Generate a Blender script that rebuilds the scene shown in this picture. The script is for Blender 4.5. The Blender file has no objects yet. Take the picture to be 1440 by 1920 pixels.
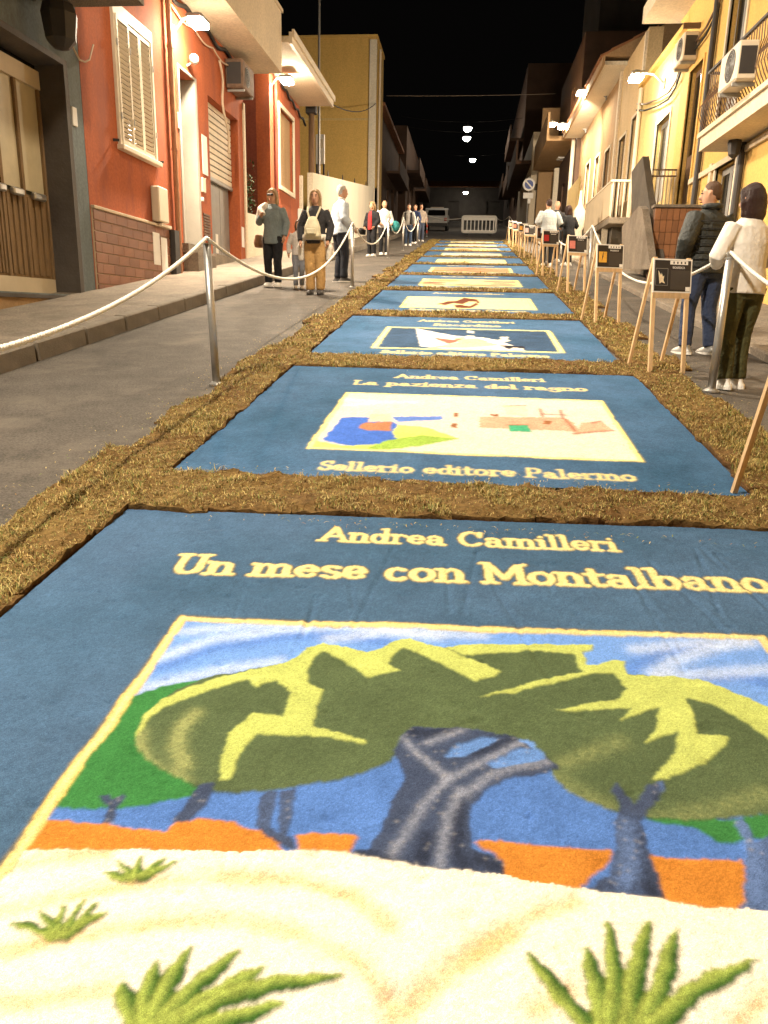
import bpy, math, random
import numpy as np
from mathutils import Vector, Matrix
R = math.radians
random.seed(7)
rng = np.random.default_rng(11)
sc = bpy.context.scene
col = sc.collection

# ------------------------------------------------------------------ camera
SL = math.tan(R(7.09))                 # the street climbs away from the viewer
def sz(y): return SL * y
_p, _y, _r = R(14.91), R(5.92), R(1.28)
CAM = np.array([0, 0, 1.4])
_F = np.array([-math.sin(_y) * math.cos(_p), math.cos(_y) * math.cos(_p), -math.sin(_p)])
_R0 = np.array([math.cos(_y), math.sin(_y), 0.0]); _U0 = np.cross(_R0, _F)
_R = _R0 * math.cos(_r) + _U0 * math.sin(_r); _U = np.cross(_R, _F)
cd = bpy.data.cameras.new('camera'); cam = bpy.data.objects.new('camera', cd); col.objects.link(cam)
cd.sensor_fit = 'VERTICAL'; cd.sensor_height = 36; cd.lens = 1400 / 1920 * 36
cd.clip_start = 0.05; cd.clip_end = 2000
_m = Matrix.Identity(4)
for i in range(3):
    _m[i][0], _m[i][1], _m[i][2], _m[i][3] = _R[i], _U[i], -_F[i], CAM[i]
cam.matrix_world = _m
sc.camera = cam
# survey helpers used while measuring: a sight line cut by an upright plane gives a real place
def sight(u, v): return _F + _R * (u - 720) / 1400 - _U * (v - 960) / 1400
def at_x(u, v, x): d = sight(u, v); p = CAM + d * (x / d[0]); return float(p[1]), float(p[2])
def at_y(u, v, y): d = sight(u, v); p = CAM + d * (y / d[1]); return float(p[0]), float(p[2])
def at_g(u, v, off=0.0): d = sight(u, v); p = CAM + d * ((off - 1.4) / (d[2] - SL * d[1])); return float(p[0]), float(p[1])

# ------------------------------------------------------------------ night sky, exposure
w = bpy.data.worlds.new('World'); sc.world = w; w.use_nodes = True
bgn = w.node_tree.nodes['Background']
bgn.inputs[0].default_value = (0.62, 0.55, 0.5, 1); bgn.inputs[1].default_value = 0.0012
sc.view_settings.view_transform = 'Standard'; sc.view_settings.look = 'None'
sc.view_settings.exposure = 1.12; sc.view_settings.gamma = 1
sc.cycles.use_adaptive_sampling = True; sc.cycles.adaptive_threshold = .025
sc.cycles.max_bounces = 4; sc.cycles.diffuse_bounces = 2; sc.cycles.glossy_bounces = 2
sc.cycles.transmission_bounces = 3; sc.cycles.sample_clamp_indirect = 4
sc.cycles.use_denoising = True
LAMP = (1.0, 0.83, 0.62)               # colour of the lamps in this street

# ------------------------------------------------------------------ materials
MATS = {}
def mat(name, c, rough=.8, var=.15, scale=3.0, bump=.15, bscale=40., metal=0., spec=.3, rnd=0., dirt=None, attr=None, stretch=None, emit=None, speck=None):
    if name in MATS: return MATS[name]
    m = bpy.data.materials.new(name); m.use_nodes = True; MATS[name] = m
    nt = m.node_tree; N = nt.nodes; L = nt.links; b = N['Principled BSDF']
    b.inputs['Roughness'].default_value = rough; b.inputs['Metallic'].default_value = metal
    b.inputs['Specular IOR Level'].default_value = spec
    tc = N.new('ShaderNodeTexCoord'); src = tc.outputs['Object']
    if stretch:
        mp = N.new('ShaderNodeMapping'); mp.inputs['Scale'].default_value = stretch
        L.new(src, mp.inputs[0]); src = mp.outputs[0]
    n1 = N.new('ShaderNodeTexNoise'); n1.inputs['Scale'].default_value = scale; n1.inputs['Detail'].default_value = 6
    n1.inputs['Roughness'].default_value = .65
    L.new(src, n1.inputs['Vector'])
    mr = N.new('ShaderNodeMapRange'); mr.inputs[1].default_value = .3; mr.inputs[2].default_value = .7
    mr.inputs[3].default_value = 1 - var; mr.inputs[4].default_value = 1 + var
    L.new(n1.outputs['Fac'], mr.inputs[0])
    hs = N.new('ShaderNodeMix'); hs.data_type = 'RGBA'; hs.blend_type = 'MULTIPLY'; hs.inputs[0].default_value = 1
    if attr:
        a = N.new('ShaderNodeAttribute'); a.attribute_name = attr; L.new(a.outputs['Color'], hs.inputs[6])
    else:
        hs.inputs[6].default_value = (*c, 1)
    L.new(mr.outputs[0], hs.inputs[7]); out = hs.outputs[2]
    if speck:
        n5 = N.new('ShaderNodeTexNoise'); n5.inputs['Scale'].default_value = speck[0]; n5.inputs['Detail'].default_value = 3; L.new(tc.outputs['Object'], n5.inputs['Vector'])
        m5 = N.new('ShaderNodeMapRange'); m5.inputs[1].default_value = .36; m5.inputs[2].default_value = .64; m5.inputs[3].default_value = 1-speck[1]; m5.inputs[4].default_value = 1+speck[1]; L.new(n5.outputs['Fac'], m5.inputs[0])
        h5 = N.new('ShaderNodeMix'); h5.data_type = 'RGBA'; h5.blend_type = 'MULTIPLY'; h5.inputs[0].default_value = 1; L.new(out, h5.inputs[6]); L.new(m5.outputs[0], h5.inputs[7]); out = h5.outputs[2]
    if rnd:
        oi = N.new('ShaderNodeObjectInfo'); m2 = N.new('ShaderNodeMapRange')
        m2.inputs[3].default_value = 1 - rnd; m2.inputs[4].default_value = 1 + rnd
        L.new(oi.outputs['Random'], m2.inputs[0])
        h2 = N.new('ShaderNodeMix'); h2.data_type = 'RGBA'; h2.blend_type = 'MULTIPLY'; h2.inputs[0].default_value = 1
        L.new(out, h2.inputs[6]); L.new(m2.outputs[0], h2.inputs[7]); out = h2.outputs[2]
    if dirt:
        n3 = N.new('ShaderNodeTexNoise'); n3.inputs['Scale'].default_value = dirt[1]; n3.inputs['Detail'].default_value = 8
        n3.inputs['Roughness'].default_value = .7
        L.new(src, n3.inputs['Vector'])
        m3 = N.new('ShaderNodeMapRange'); m3.inputs[1].default_value = dirt[2]; m3.inputs[2].default_value = dirt[2] + .12
        m3.inputs[4].default_value = dirt[3]
        L.new(n3.outputs['Fac'], m3.inputs[0])
        h3 = N.new('ShaderNodeMix'); h3.data_type = 'RGBA'; L.new(m3.outputs[0], h3.inputs[0])
        L.new(out, h3.inputs[6]); h3.inputs[7].default_value = (*dirt[0], 1); out = h3.outputs[2]
    L.new(out, b.inputs['Base Color'])
    if bump:
        n2 = N.new('ShaderNodeTexNoise'); n2.inputs['Scale'].default_value = bscale; n2.inputs['Detail'].default_value = 4
        L.new(src, n2.inputs['Vector'])
        bp = N.new('ShaderNodeBump'); bp.inputs['Strength'].default_value = min(1, bump * 3); bp.inputs['Distance'].default_value = .6 / bscale
        L.new(n2.outputs['Fac'], bp.inputs['Height']); L.new(bp.outputs[0], b.inputs['Normal'])
    if emit:
        b.inputs['Emission Color'].default_value = (*emit[0], 1); b.inputs['Emission Strength'].default_value = emit[1]
    return m

# ------------------------------------------------------------------ mesh builder
BASE = {}
class MB:
    def __init__(s): s.v = []; s.f = []
    def add(s, vs, fs):
        o = len(s.v); s.v += [tuple(map(float, q)) for q in vs]; s.f += [tuple(i + o for i in f) for f in fs]; return s
    def box(s, x0, x1, y0, y1, z0, z1):
        return s.add([(x0,y0,z0),(x1,y0,z0),(x1,y1,z0),(x0,y1,z0),(x0,y0,z1),(x1,y0,z1),(x1,y1,z1),(x0,y1,z1)],
              [(0,3,2,1),(4,5,6,7),(0,1,5,4),(1,2,6,5),(2,3,7,6),(3,0,4,7)])
    def bbox(s, x0, x1, y0, y1, z0, z1, b):       # box with chamfered edges
        import itertools
        X, Y, Z = (x0, x1), (y0, y1), (z0, z1); vs = []; idx = {}
        sg = (1, -1)
        for i, j, k in itertools.product((0, 1), repeat=3):
            for a in range(3):
                q = [X[i], Y[j], Z[k]]; d = [i, j, k]
                for c in range(3):
                    if c != a: q[c] += b * sg[d[c]]
                idx[i, j, k, a] = len(vs); vs.append(q)
        fs = []
        I = lambda i, j, k, a: idx[i, j, k, a]
        for a in range(3):                         # main faces
            o1, o2 = [c for c in range(3) if c != a]
            for e in (0, 1):
                cyc = [(0, 0), (1, 0), (1, 1), (0, 1)]; q = []
                for c1, c2 in cyc:
                    d = [0, 0, 0]; d[a] = e; d[o1] = c1; d[o2] = c2; q.append(I(*d, a))
                fs.append(tuple(q))
            for c1, c2 in [(0, 0), (0, 1), (1, 0), (1, 1)]:   # edges along axis a
                d0 = [0, 0, 0]; d1 = [0, 0, 0]; d1[a] = 1
                d0[o1] = d1[o1] = c1; d0[o2] = d1[o2] = c2
                fs.append((I(*d0, o1), I(*d1, o1), I(*d1, o2), I(*d0, o2)))
        for i, j, k in itertools.product((0, 1), repeat=3): fs.append((I(i, j, k, 0), I(i, j, k, 1), I(i, j, k, 2)))
        return s.add(vs, fs)
    def ring(s, c, a, b, n): return [tuple(np.array(c) + np.array(a) * math.cos(2*math.pi*i/n) + np.array(b) * math.sin(2*math.pi*i/n)) for i in range(n)]
    def loft(s, rings, cap=True):
        n = len(rings[0]); vs = [q for r in rings for q in r]; fs = []
        for k in range(len(rings) - 1):
            for i in range(n):
                j = (i + 1) % n; fs.append((k*n+i, k*n+j, (k+1)*n+j, (k+1)*n+i))
        if cap: fs.append(tuple(range(n))[::-1]); fs.append(tuple((len(rings)-1)*n+i for i in range(n)))
        return s.add(vs, fs)
    def tube(s, path, r, n=8, cap=True, flat=1.0):
        P = [np.array(p, float) for p in path]; rs = r if hasattr(r, '__len__') else [r] * len(P); rings = []; up = None
        for i, p in enumerate(P):
            t = P[min(i+1, len(P)-1)] - P[max(i-1, 0)]; t /= (np.linalg.norm(t) + 1e-9)
            if up is None: up = np.array([0, 0, 1.]) if abs(t[2]) < .9 else np.array([0, 1., 0])
            a = np.cross(t, up); a /= (np.linalg.norm(a) + 1e-9); b = np.cross(a, t); up = b
            rings.append(s.ring(p, a * rs[i], b * rs[i] * flat, n))
        return s.loft(rings, cap)
    def cyl(s, p0, p1, r, n=12, r1=None): return s.tube([p0, p1], [r, r if r1 is None else r1], n)
    def bar(s, p0, p1, a, b, up=(0, 0, 1)):       # rectangular bar
        p0, p1 = np.array(p0, float), np.array(p1, float); t = p1 - p0; t /= np.linalg.norm(t)
        u = np.array(up, float); x = np.cross(t, u); x /= np.linalg.norm(x); y = np.cross(x, t)
        q = lambda p: [p + x*a/2*i + y*b/2*j for i, j in ((-1,-1),(1,-1),(1,1),(-1,1))]
        return s.loft([q(p0), q(p1)])
    def sphere(s, c, rx, ry, rz, n=12, m=8):
        rings = [s.ring((c[0], c[1], c[2] + rz*math.cos(a)), (rx*math.sin(a), 0, 0), (0, ry*math.sin(a), 0), n) for a in [math.pi - math.pi*(k+.001)/(m+.002) for k in range(m+1)]]
        return s.loft(rings)
    def lathe(s, prof, c=(0, 0, 0), n=16):
        return s.loft([s.ring((c[0], c[1], c[2]+z), (r, 0, 0), (0, r, 0), n) for r, z in prof])
    def prism(s, poly, ax, d0, d1):               # polygon in the plane across axis ax, pushed from d0 to d1
        def q(p, d): l = list(p); l.insert(ax, d); return l
        n = len(poly); vs = [q(p, d0) for p in poly] + [q(p, d1) for p in poly]
        fs = [tuple(range(n))[::-1], tuple(range(n, 2*n))] + [(i, (i+1) % n, n+(i+1) % n, n+i) for i in range(n)]
        return s.add(vs, fs)
    def wall(s, ax, x, face, a0, a1, z0, z1, holes=(), depth=.2, thick=.4):   # wall with openings and reveals
        def q(d, a, z): return (d, a, z) if ax == 0 else (a, d, z)
        A = sorted({a0, a1, *[h[0] for h in holes], *[h[1] for h in holes]}); Z = sorted({z0, z1, *[h[2] for h in holes], *[h[3] for h in holes]})
        for i in range(len(A)-1):
            for k in range(len(Z)-1):
                ca, cz = (A[i]+A[i+1])/2, (Z[k]+Z[k+1])/2
                if any(h[0] < ca < h[1] and h[2] < cz < h[3] for h in holes): continue
                s.add([q(x, A[i], Z[k]), q(x, A[i+1], Z[k]), q(x, A[i+1], Z[k+1]), q(x, A[i], Z[k+1])], [(0, 1, 2, 3)])
        for h in holes:
            y0, y1, w0, w1 = h[:4]; xb = x - face * (h[4] if len(h) > 4 else depth)
            for p, r in (((y0, w0), (y1, w0)), ((y1, w0), (y1, w1)), ((y1, w1), (y0, w1)), ((y0, w1), (y0, w0))):
                s.add([q(x, *p), q(x, *r), q(xb, *r), q(xb, *p)], [(0, 1, 2, 3)])
            s.add([q(xb, y0, w0), q(xb, y1, w0), q(xb, y1, w1), q(xb, y0, w1)], [(0, 1, 2, 3)])
        xb = x - face * thick
        for p, r in (((a0, z0), (a0, z1)), ((a0, z1), (a1, z1)), ((a1, z1), (a1, z0))):
            s.add([q(x, *p), q(x, *r), q(xb, *r), q(xb, *p)], [(0, 1, 2, 3)])
        return s
    def mesh(s, name, loc=(0, 0, 0), smooth=False):
        me = bpy.data.meshes.new(name); l = np.array(loc, float)
        me.from_pydata([tuple(np.array(q) - l) for q in s.v], [], s.f); me.update()
        if smooth: me.polygons.foreach_set('use_smooth', [True] * len(me.polygons))
        return me
    def build(s, name, m, parent=None, loc=None, smooth=False):
        if loc is None: loc = BASE.get(parent.name, (0, 0, 0)) if parent is not None else (0, 0, 0)
        me = s.mesh(name, loc, smooth); me.materials.append(MATS[m] if isinstance(m, str) else m)
        return link(name, me, parent, loc if parent is None else None)
def link(name, me, parent=None, loc=None):
    o = bpy.data.objects.new(name, me); col.objects.link(o)
    if parent is not None: o.parent = parent
    if loc is not None: o.location = loc
    return o
def tag(o, label=None, cat=None, group=None, kind=None):
    for k, v in (('label', label), ('category', cat), ('group', group), ('kind', kind)):
        if v: o[k] = v
    return o
def thing(name, label, cat, loc=(0, 0, 0), rz=0, group=None, world=False):
    o = bpy.data.objects.new(name, None); col.objects.link(o); o.location = loc; o.rotation_euler[2] = rz
    o.empty_display_size = .1
    if world: BASE[o.name] = tuple(loc)    # parts are written in world metres
    return tag(o, label, cat, group)
def copy_tree(o, parent=None):
    c = o.copy(); col.objects.link(c); c.parent = parent
    for ch in list(o.children): copy_tree(ch, c)
    return c
def catenary(a, b, sag, n=14):
    a, b = np.array(a, float), np.array(b, float)
    return [a + (b - a) * t - np.array([0, 0, sag * 4 * t * (1 - t)]) for t in np.linspace(0, 1, n)]

# ---- materials used all over
mat('asphalt', (.078, .066, .054), .9, .3, 2.2, .3, 120, dirt=((.135, .112, .088), .9, .50, .75), speck=(70, .32))
mat('concrete', (.205, .168, .128), .88, .22, 2.0, .25, 60, dirt=((.12, .095, .07), 1.3, .52, .7), speck=(45, .25))
mat('unlit_plaster', (.10, .06, .04), .9, .2, 1.0, .15, 40)  # brown plaster with a darkened colour so the far houses look unlit
mat('unlit_concrete', (.06, .052, .045), .9, .2, 1.0, .15, 40)  # lack of light at the far end put into the colour
mat('concrete_dark', (.105, .09, .072), .9, .25, 2.5, .3, 50, dirt=((.09, .08, .07), 2.2, .5, .6))
mat('kerb', (.19, .16, .125), .9, .2, 4, .2, 60)
mat('grey_plaster', (.15, .175, .18), .85, .18, 1.5, .15, 45, dirt=((.10, .105, .10), 1.4, .52, .7), stretch=(1.3, 1.3, .4), speck=(22, .10))
mat('dark_trim', (.10, .085, .075), .7, .15, 4, .1, 30)
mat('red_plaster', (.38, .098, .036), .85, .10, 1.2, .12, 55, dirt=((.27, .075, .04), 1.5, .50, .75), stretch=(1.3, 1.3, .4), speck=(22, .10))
mat('dark_shaded_red_plaster', (.20, .05, .03), .85, .15, 1.2, .12, 55, stretch=(1.3, 1.3, .4), speck=(22, .10))  # red plaster, shade of the unlit side wall and gap in its colour; also on a downpipe
mat('cream_plaster', (.66, .55, .40), .85, .08, 1.0, .1, 45, dirt=((.5, .4, .28), 1.3, .6, .5), stretch=(1.3, 1.3, .4), speck=(22, .10))
mat('pale_plaster', (.72, .64, .5), .85, .07, 1.0, .1, 45, dirt=((.55, .46, .34), 1.4, .6, .5), stretch=(1.3, 1.3, .4), speck=(22, .10))
mat('yellow_plaster', (.68, .43, .13), .85, .08, 1.0, .12, 45, dirt=((.5, .31, .10), 1.2, .58, .6), stretch=(1.3, 1.3, .4), speck=(22, .10))
mat('ochre_plaster', (.60, .44, .18), .85, .10, 1.0, .12, 45, dirt=((.38, .27, .13), 1.1, .55, .7), stretch=(1.3, 1.3, .4), speck=(22, .10))
mat('deep_yellow_plaster', (.62, .40, .12), .85, .08, .8, .12, 45, stretch=(1.3, 1.3, .4), speck=(22, .10))
mat('pink_plaster', (.56, .40, .21), .85, .10, 1.0, .12, 45, dirt=((.35, .22, .14), 1.3, .55, .6), stretch=(1.3, 1.3, .4), speck=(22, .10))
mat('brown_plaster', (.38, .24, .12), .85, .12, 1.0, .12, 45, stretch=(1.3, 1.3, .4), speck=(22, .10))
mat('beige_metal', (.58, .47, .32), .45, .08, 3, .03, 30, spec=.5)
mat('ivory_paint', (.68, .58, .44), .5, .06, 3, .04, 30, spec=.4)
mat('white_paint', (.78, .74, .68), .5, .06, 3, .04, 30, spec=.4)
mat('grey_metal', (.30, .29, .27), .45, .12, 4, .04, 30, metal=.3, spec=.5)
mat('galvanised', (.48, .46, .43), .38, .15, 9, .05, 60, metal=.75)
mat('dark_metal', (.045, .04, .038), .5, .1, 4, .03, 30, spec=.4)
mat('brown_metal', (.13, .075, .045), .5, .15, 4, .05, 30, spec=.4)
mat('dark_glass', (.012, .011, .010), .12, .0, 3, 0, 30, spec=.6)
mat('frosted_glass', (.50, .42, .27), .35, .15, 2, .02, 20, spec=.5)
mat('copper_pipe', (.36, .17, .085), .55, .2, 6, .05, 30, spec=.4)
mat('roof_tile', (.36, .16, .075), .85, .25, 5, .3, 60, rnd=.25)
mat('plinth_tile', (.23, .095, .05), .42, .18, 6, .1, 60, spec=.5, rnd=.18)
mat('brown_tile', (.26, .11, .045), .5, .15, 6, .1, 60, spec=.45, rnd=.2)
mat('mortar', (.55, .43, .30), .9, .1, 10, .2, 80)
mat('dark_mortar', (.12, .07, .045), .9, .1, 10, .2, 80)
mat('wood', (.68, .46, .25), .6, .18, 5, .1, 40, stretch=(6, 6, .6), rnd=.1)
mat('brown_wood', (.25, .155, .075), .7, .3, 5, .25, 40, stretch=(8, 8, .5))
mat('old_wood', (.20, .12, .065), .8, .25, 5, .25, 40, stretch=(6, 6, .5))
mat('rope', (.80, .75, .66), .85, .1, 40, .5, 160)
mat('cable', (.02, .018, .016), .6, .1, 6, 0)
mat('pale_cable', (.55, .42, .30), .6, .1, 6, 0)
mat('lamp_lens', (.9, .85, .75), .3, 0, 3, 0, emit=((1, .86, .64), 230.0))
mat('lamp_lens_far', (.9, .85, .75), .3, 0, 3, 0, emit=((1, .90, .74), 60.0))
mat('leaf', (.05, .085, .022), .6, .35, 8, .1, 30, rnd=.2)
# ================================================================== ground, street, pavements
def slope_sheet(name, x0, x1, y0, y1, off, m, nx=2, ny=2, kind='structure', wob=0.0):
    mb = MB(); xs = np.linspace(x0, x1, nx); ys = np.linspace(y0, y1, ny)
    vs = [(x, y, sz(y) + off + (random.uniform(-wob, wob) if wob else 0)) for y in ys for x in xs]
    fs = [(j*nx+i, j*nx+i+1, (j+1)*nx+i+1, (j+1)*nx+i) for j in range(ny-1) for i in range(nx-1)]
    mb.add(vs, fs); return tag(mb.build(name, m, smooth=True), kind=kind)
slope_sheet('ground', -900, 900, -60, 1600, -.3, 'asphalt', 2, 2)
slope_sheet('street', -4.15, 3.02, -9, 120, 0, 'asphalt', 30, 400, wob=.002)
def pavement(name, x0, x1, y0, y1, h, kerb_in):
    mb = MB(); b = .02
    kx = x1 if kerb_in > 0 else x0; ot = x0 if kerb_in > 0 else x1; s = kerb_in
    prof = [(ot, -.25), (ot, h), (kx - s*.16, h), (kx - s*b, h - .004), (kx, h - b), (kx + s*.015, -.25)]
    ys = np.linspace(y0, y1, 40)
    mb.loft([[(px, y, sz(y) + pz) for px, pz in prof] for y in ys])
    return tag(mb.build(name, 'concrete'), kind='structure')
pl_ = pavement('pavement_left', -7.2, -4.325, -9, 95, .178, 1)
km = MB().bbox(-.085, .085, -.492, .492, -.2, 0, .018).mesh('kerb_stone'); km.materials.append(MATS['kerb'])
for k in range(60):
    y = -5.5+k*1.0; o = link('kerb_stone', km, pl_, (-4.236+random.uniform(-.006, .006), y, sz(y)+.184+random.uniform(-.004, .004))); o.rotation_euler = (math.atan(SL), random.uniform(-.01, .01), random.uniform(-.006, .006))
pavement('pavement_right', 3.02, 6.0, -9, 95, .09, -1)
XL, XR = -6.0, 4.6

# ================================================================== house parts
def shutter_leaf(parent, x, face, y0, y1, z0, z1, n, m='ivory_paint', tilt=.5):
    f = MB(); w = .05; d = .035
    f.box(x, x+face*d, y0, y0+w, z0, z1).box(x, x+face*d, y1-w, y1, z0, z1)
    f.box(x, x+face*d, y0+w, y1-w, z0, z0+.08).box(x, x+face*d, y0+w, y1-w, z1-.07, z1)
    lf = f.build('shutter', m, parent, BASE[parent.parent.name])
    zz = np.linspace(z0+.08, z1-.07, n+1); h = (zz[1]-zz[0])
    sl = MB(); a = R(38)
    c, s_ = math.cos(a), math.sin(a); q = h*.62
    sl.add([(0-face*q*s_*.6, y0+w, -q*c), (face*q*s_*.6-.0, y0+w, q*c*.0+q*c*.2), (0-face*q*s_*.6, y1-w, -q*c), (face*q*s_*.6, y1-w, q*c*.2),
            (0-face*q*s_*.6+.008, y0+w, -q*c), (face*q*s_*.6+.008, y0+w, q*c*.2), (0-face*q*s_*.6+.008, y1-w, -q*c), (face*q*s_*.6+.008, y1-w, q*c*.2)],
           [(0,2,3,1),(4,5,7,6),(0,1,5,4),(2,6,7,3),(0,4,6,2),(1,3,7,5)])
    me = sl.mesh('slat'); me.materials.append(MATS[m]); b = np.array(BASE.get(parent.parent.name if parent.parent else parent.name, (0, 0, 0)))
    for k in range(n):
        o = link('slat', me, parent, (x + face*.015 - b[0], -b[1], (zz[k]+zz[k+1])/2 - b[2]))
    return lf
def part(parent, name, m, fn, smooth=False):
    mb = MB(); fn(mb); root = parent
    while root.parent: root = root.parent
    return mb.build(name, m, parent, BASE.get(root.name, (0, 0, 0)), smooth)
def house(name, label, x, y): return thing(name, label, 'house', (x, y, sz(y)), world=True)

# ------------------------------------------------------------------ left: grey house with the garage door
hA = house('house', 'grey blue plastered house with a tall panelled garage door', XL, 8)
DY0, DY1, DZ0, DZ1 = 7.2, 11.5, 1.57, 4.77
part(hA, 'wall', 'grey_plaster', lambda b: b.wall(0, XL, 1, -7, 11.99, -2, 11, [(DY0, DY1, DZ0, DZ1, .46)], .46))
def tr(b):
    b.box(XL-.44, XL+.03, DY1-.05, DY1+.06, DZ0-.02, DZ1+.06); b.box(XL-.44, XL+.031, DY0, DY1-.05, DZ1-.02, DZ1+.06); b.box(XL-.45, XL+.05, DY0, DY1+.06, DZ0-.07, DZ0-.021)
part(hA, 'door_surround', 'dark_trim', tr)
part(hA, 'step', 'brown_plaster', lambda b: b.box(XL-.4, XL+.02, DY0, DY1+.05, .4, DZ0-.071))
gd = thing('door', None, None); gd.parent = hA; gd.location = (0, 0, 0)
xd = XL - .42
def yd(u, v=300): return at_x(u, v, xd)[0]
edges = [8.6, 9.35, 10.0, yd(0)-.05, yd(36), yd(79)]
part(gd, 'top_rail', 'beige_metal', lambda b: b.box(xd, xd+.07, DY0, edges[-1]+.06, 4.42, 4.66)); part(gd, 'bottom_rail', 'beige_metal', lambda b: b.box(xd, xd+.05, DY0, edges[-1]+.03, DZ0, DZ0+.22))
for a, c in zip(edges[:-1], edges[1:]):
    part(gd, 'stile', 'brown_wood', lambda b: b.box(xd, xd+.055, c-.06, c+.005, DZ0+.22, 4.42))
    part(gd, 'pane', 'frosted_glass', lambda b: b.box(xd, xd+.015, a+.005, c-.06, 3.0, 4.42))
    part(gd, 'panel', 'brown_wood', lambda b: (b.box(xd, xd+.02, a+.005, c-.06, DZ0+.22, 2.94), [b.box(xd+.02, xd+.045, a+.05+k*(c-a-.1)/3, a+.05+(k+.55)*(c-a-.1)/3, DZ0+.26, 2.9) for k in range(3)]))
    part(gd, 'handle', 'galvanised', lambda b: b.bbox(xd+.05, xd+.13, a+.12, a+.12+(c-a)*.5, 2.88, 2.98, .02))
part(gd, 'folded_leaf', 'old_wood', lambda b: [b.box(xd+.01, xd+.06, edges[-1]+.07+k*.1, edges[-1]+.15+k*.1, DZ0, 4.5) for k in range(2)])
part(gd, 'upper_pane', 'dark_glass', lambda b: b.box(xd, xd+.01, DY0, DY1, 4.67, DZ1-.03))
part(gd, 'transom_post', 'ivory_paint', lambda b: b.box(xd+.02, xd+.16, yd(66, 140), yd(78, 140), 4.66, DZ1-.02))
part(hA, 'doorbell', 'white_paint', lambda b: b.bbox(XL, XL+.03, 11.62, 11.76, 4.0, 4.26, .008))
part(hA, 'balcony', 'concrete', lambda b: (b.box(XL, -4.65, 5.5, 11.3, 5.42, 5.62), b.box(-4.75, -4.65, 5.5, 11.3, 5.621, 6.5)))

# ------------------------------------------------------------------ left: red house
hB = house('house', 'red plastered house with louvred window, tiled plinth and roller shutter', XL, 16)
W = (13.2, 14.69, 4.1, 6.05)
D2 = (16.1, 16.97, 2.72, 6.05); G = (17.86, 20.12, 2.6, 6.0)
part(hB, 'wall', 'red_plaster', lambda b: b.wall(0, XL, 1, 12.0, 20.62, -1, 11, [(*W, .18), (*D2, .38), (*G, .45)]))
wn = thing('window', None, None); wn.parent = hB
part(wn, 'frame', 'ivory_paint', lambda b: (b.box(XL-.02, XL+.05, W[0]-.04, W[0]+.03, W[2]-.05, W[3]+.16), b.box(XL-.02, XL+.05, W[1]-.03, W[1]+.04, W[2]-.05, W[3]+.16), b.box(XL-.02, XL+.05, W[0]+.03, W[1]-.03, W[3]-.02, W[3]+.16)))
part(wn, 'sill', 'ivory_paint', lambda b: b.bbox(XL-.1, XL+.12, W[0]-.08, W[1]+.08, W[2]-.13, W[2]-.051, .01))
part(wn, 'pane', 'dark_glass', lambda b: b.box(XL-.15, XL-.14, W[0], W[1], W[2], W[3]))
_w3 = (W[1]-W[0]-.06)/3
for k in range(3):
    a = W[0]+.03+k*_w3
    shutter_leaf(wn, XL+(.03 if k == 0 else .0), 1, a+.004, a+_w3-.004, W[2]-.04, W[3]-.03, 24)
for zz in (4.5, 5.6):
    for yy in (W[0]+.02, W[0]+_w3+.03, W[1]-.02): part(wn, 'hinge', 'galvanised', lambda b: b.cyl((XL+.07, yy, zz-.05), (XL+.07, yy, zz+.05), .014, 8))
for yy in (W[0]-.22, W[1]+.16): part(wn, 'shutter_stop', 'dark_metal', lambda b: b.bar((XL, yy, W[2]-.02), (XL+.1, yy+.02, W[2]-.02), .02, .04))
# tiled plinth: long thin tiles in level courses, cut by the climbing pavement
pl = thing('plinth', None, None); pl.parent = hB
part(pl, 'bed', 'mortar', lambda b: b.box(XL, XL+.02, 12.02, 15.15, .8, 2.9))
part(pl, 'cap', 'mortar', lambda b: b.bbox(XL, XL+.07, 12.01, 15.17, 2.901, 2.95, .008))
tm = MB().bbox(0, .018, 0, .40, 0, .148, .005).mesh('tile'); tm.materials.append(MATS['plinth_tile'])
hb = BASE[hB.name]
for r in range(9):
    zb = 2.9 - .163*(r+1); off = (r % 2)*.2
    y = 12.03 - off
    while y < 15.1:
        y0, y1 = max(y, 12.03), min(y+.40, 15.14)
        if y1-y0 > .06 and zb+.14 > sz(y0)+.16:
            o = link('tile', tm, pl, (XL+.021-hb[0], y0-hb[1], zb+.006-hb[2])); o.scale[1] = (y1-y0)/.400
        y += .403
part(hB, 'plinth_notice', 'white_paint', lambda b: (b.box(XL+.0405, XL+.044, 14.3, 14.62, 2.2, 2.78), b.box(XL+.0405, XL+.043, 14.68, 14.98, 2.08, 2.72)))
part(hB, 'meter_box', 'ivory_paint', lambda b: b.bbox(XL, XL+.16, 14.40, 14.86, 2.98, 3.6, .02))
part(hB, 'meter_shelf', 'ivory_paint', lambda b: b.box(XL, XL+.18, 14.45, 15.05, 2.86, 2.94) if 0 else b.box(XL+.071, XL+.15, 14.5, 15.0, 2.905, 2.95))
part(hB, 'downpipe', 'copper_pipe', lambda b: (b.cyl((XL+.09, 15.5, 1.9), (XL+.09, 15.5, 8), .055, 10), [b.cyl((XL+.09, 15.5, z), (XL+.09, 15.5, z+.05), .068, 10) for z in (2.6, 4.4, 6.2)]))
part(hB, 'drain_box', 'dark_metal', lambda b: b.box(XL, XL+.14, 15.16, 15.4, 1.9, 2.9))
dr = thing('door', None, None); dr.parent = hB
part(dr, 'surround', mat('grey_white_paint', (.42, .39, .34), .7, .08, 3, .05, 30), lambda b: (b.box(XL-.36, XL+.03, D2[1]-.001, D2[1]+.12, D2[2], D2[3]+.05), b.box(XL, XL+.03, D2[0]-.1, D2[0], D2[2], D2[3]+.05), b.box(XL, XL+.03, D2[0], D2[1], D2[3], D2[3]+.05)))
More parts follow.
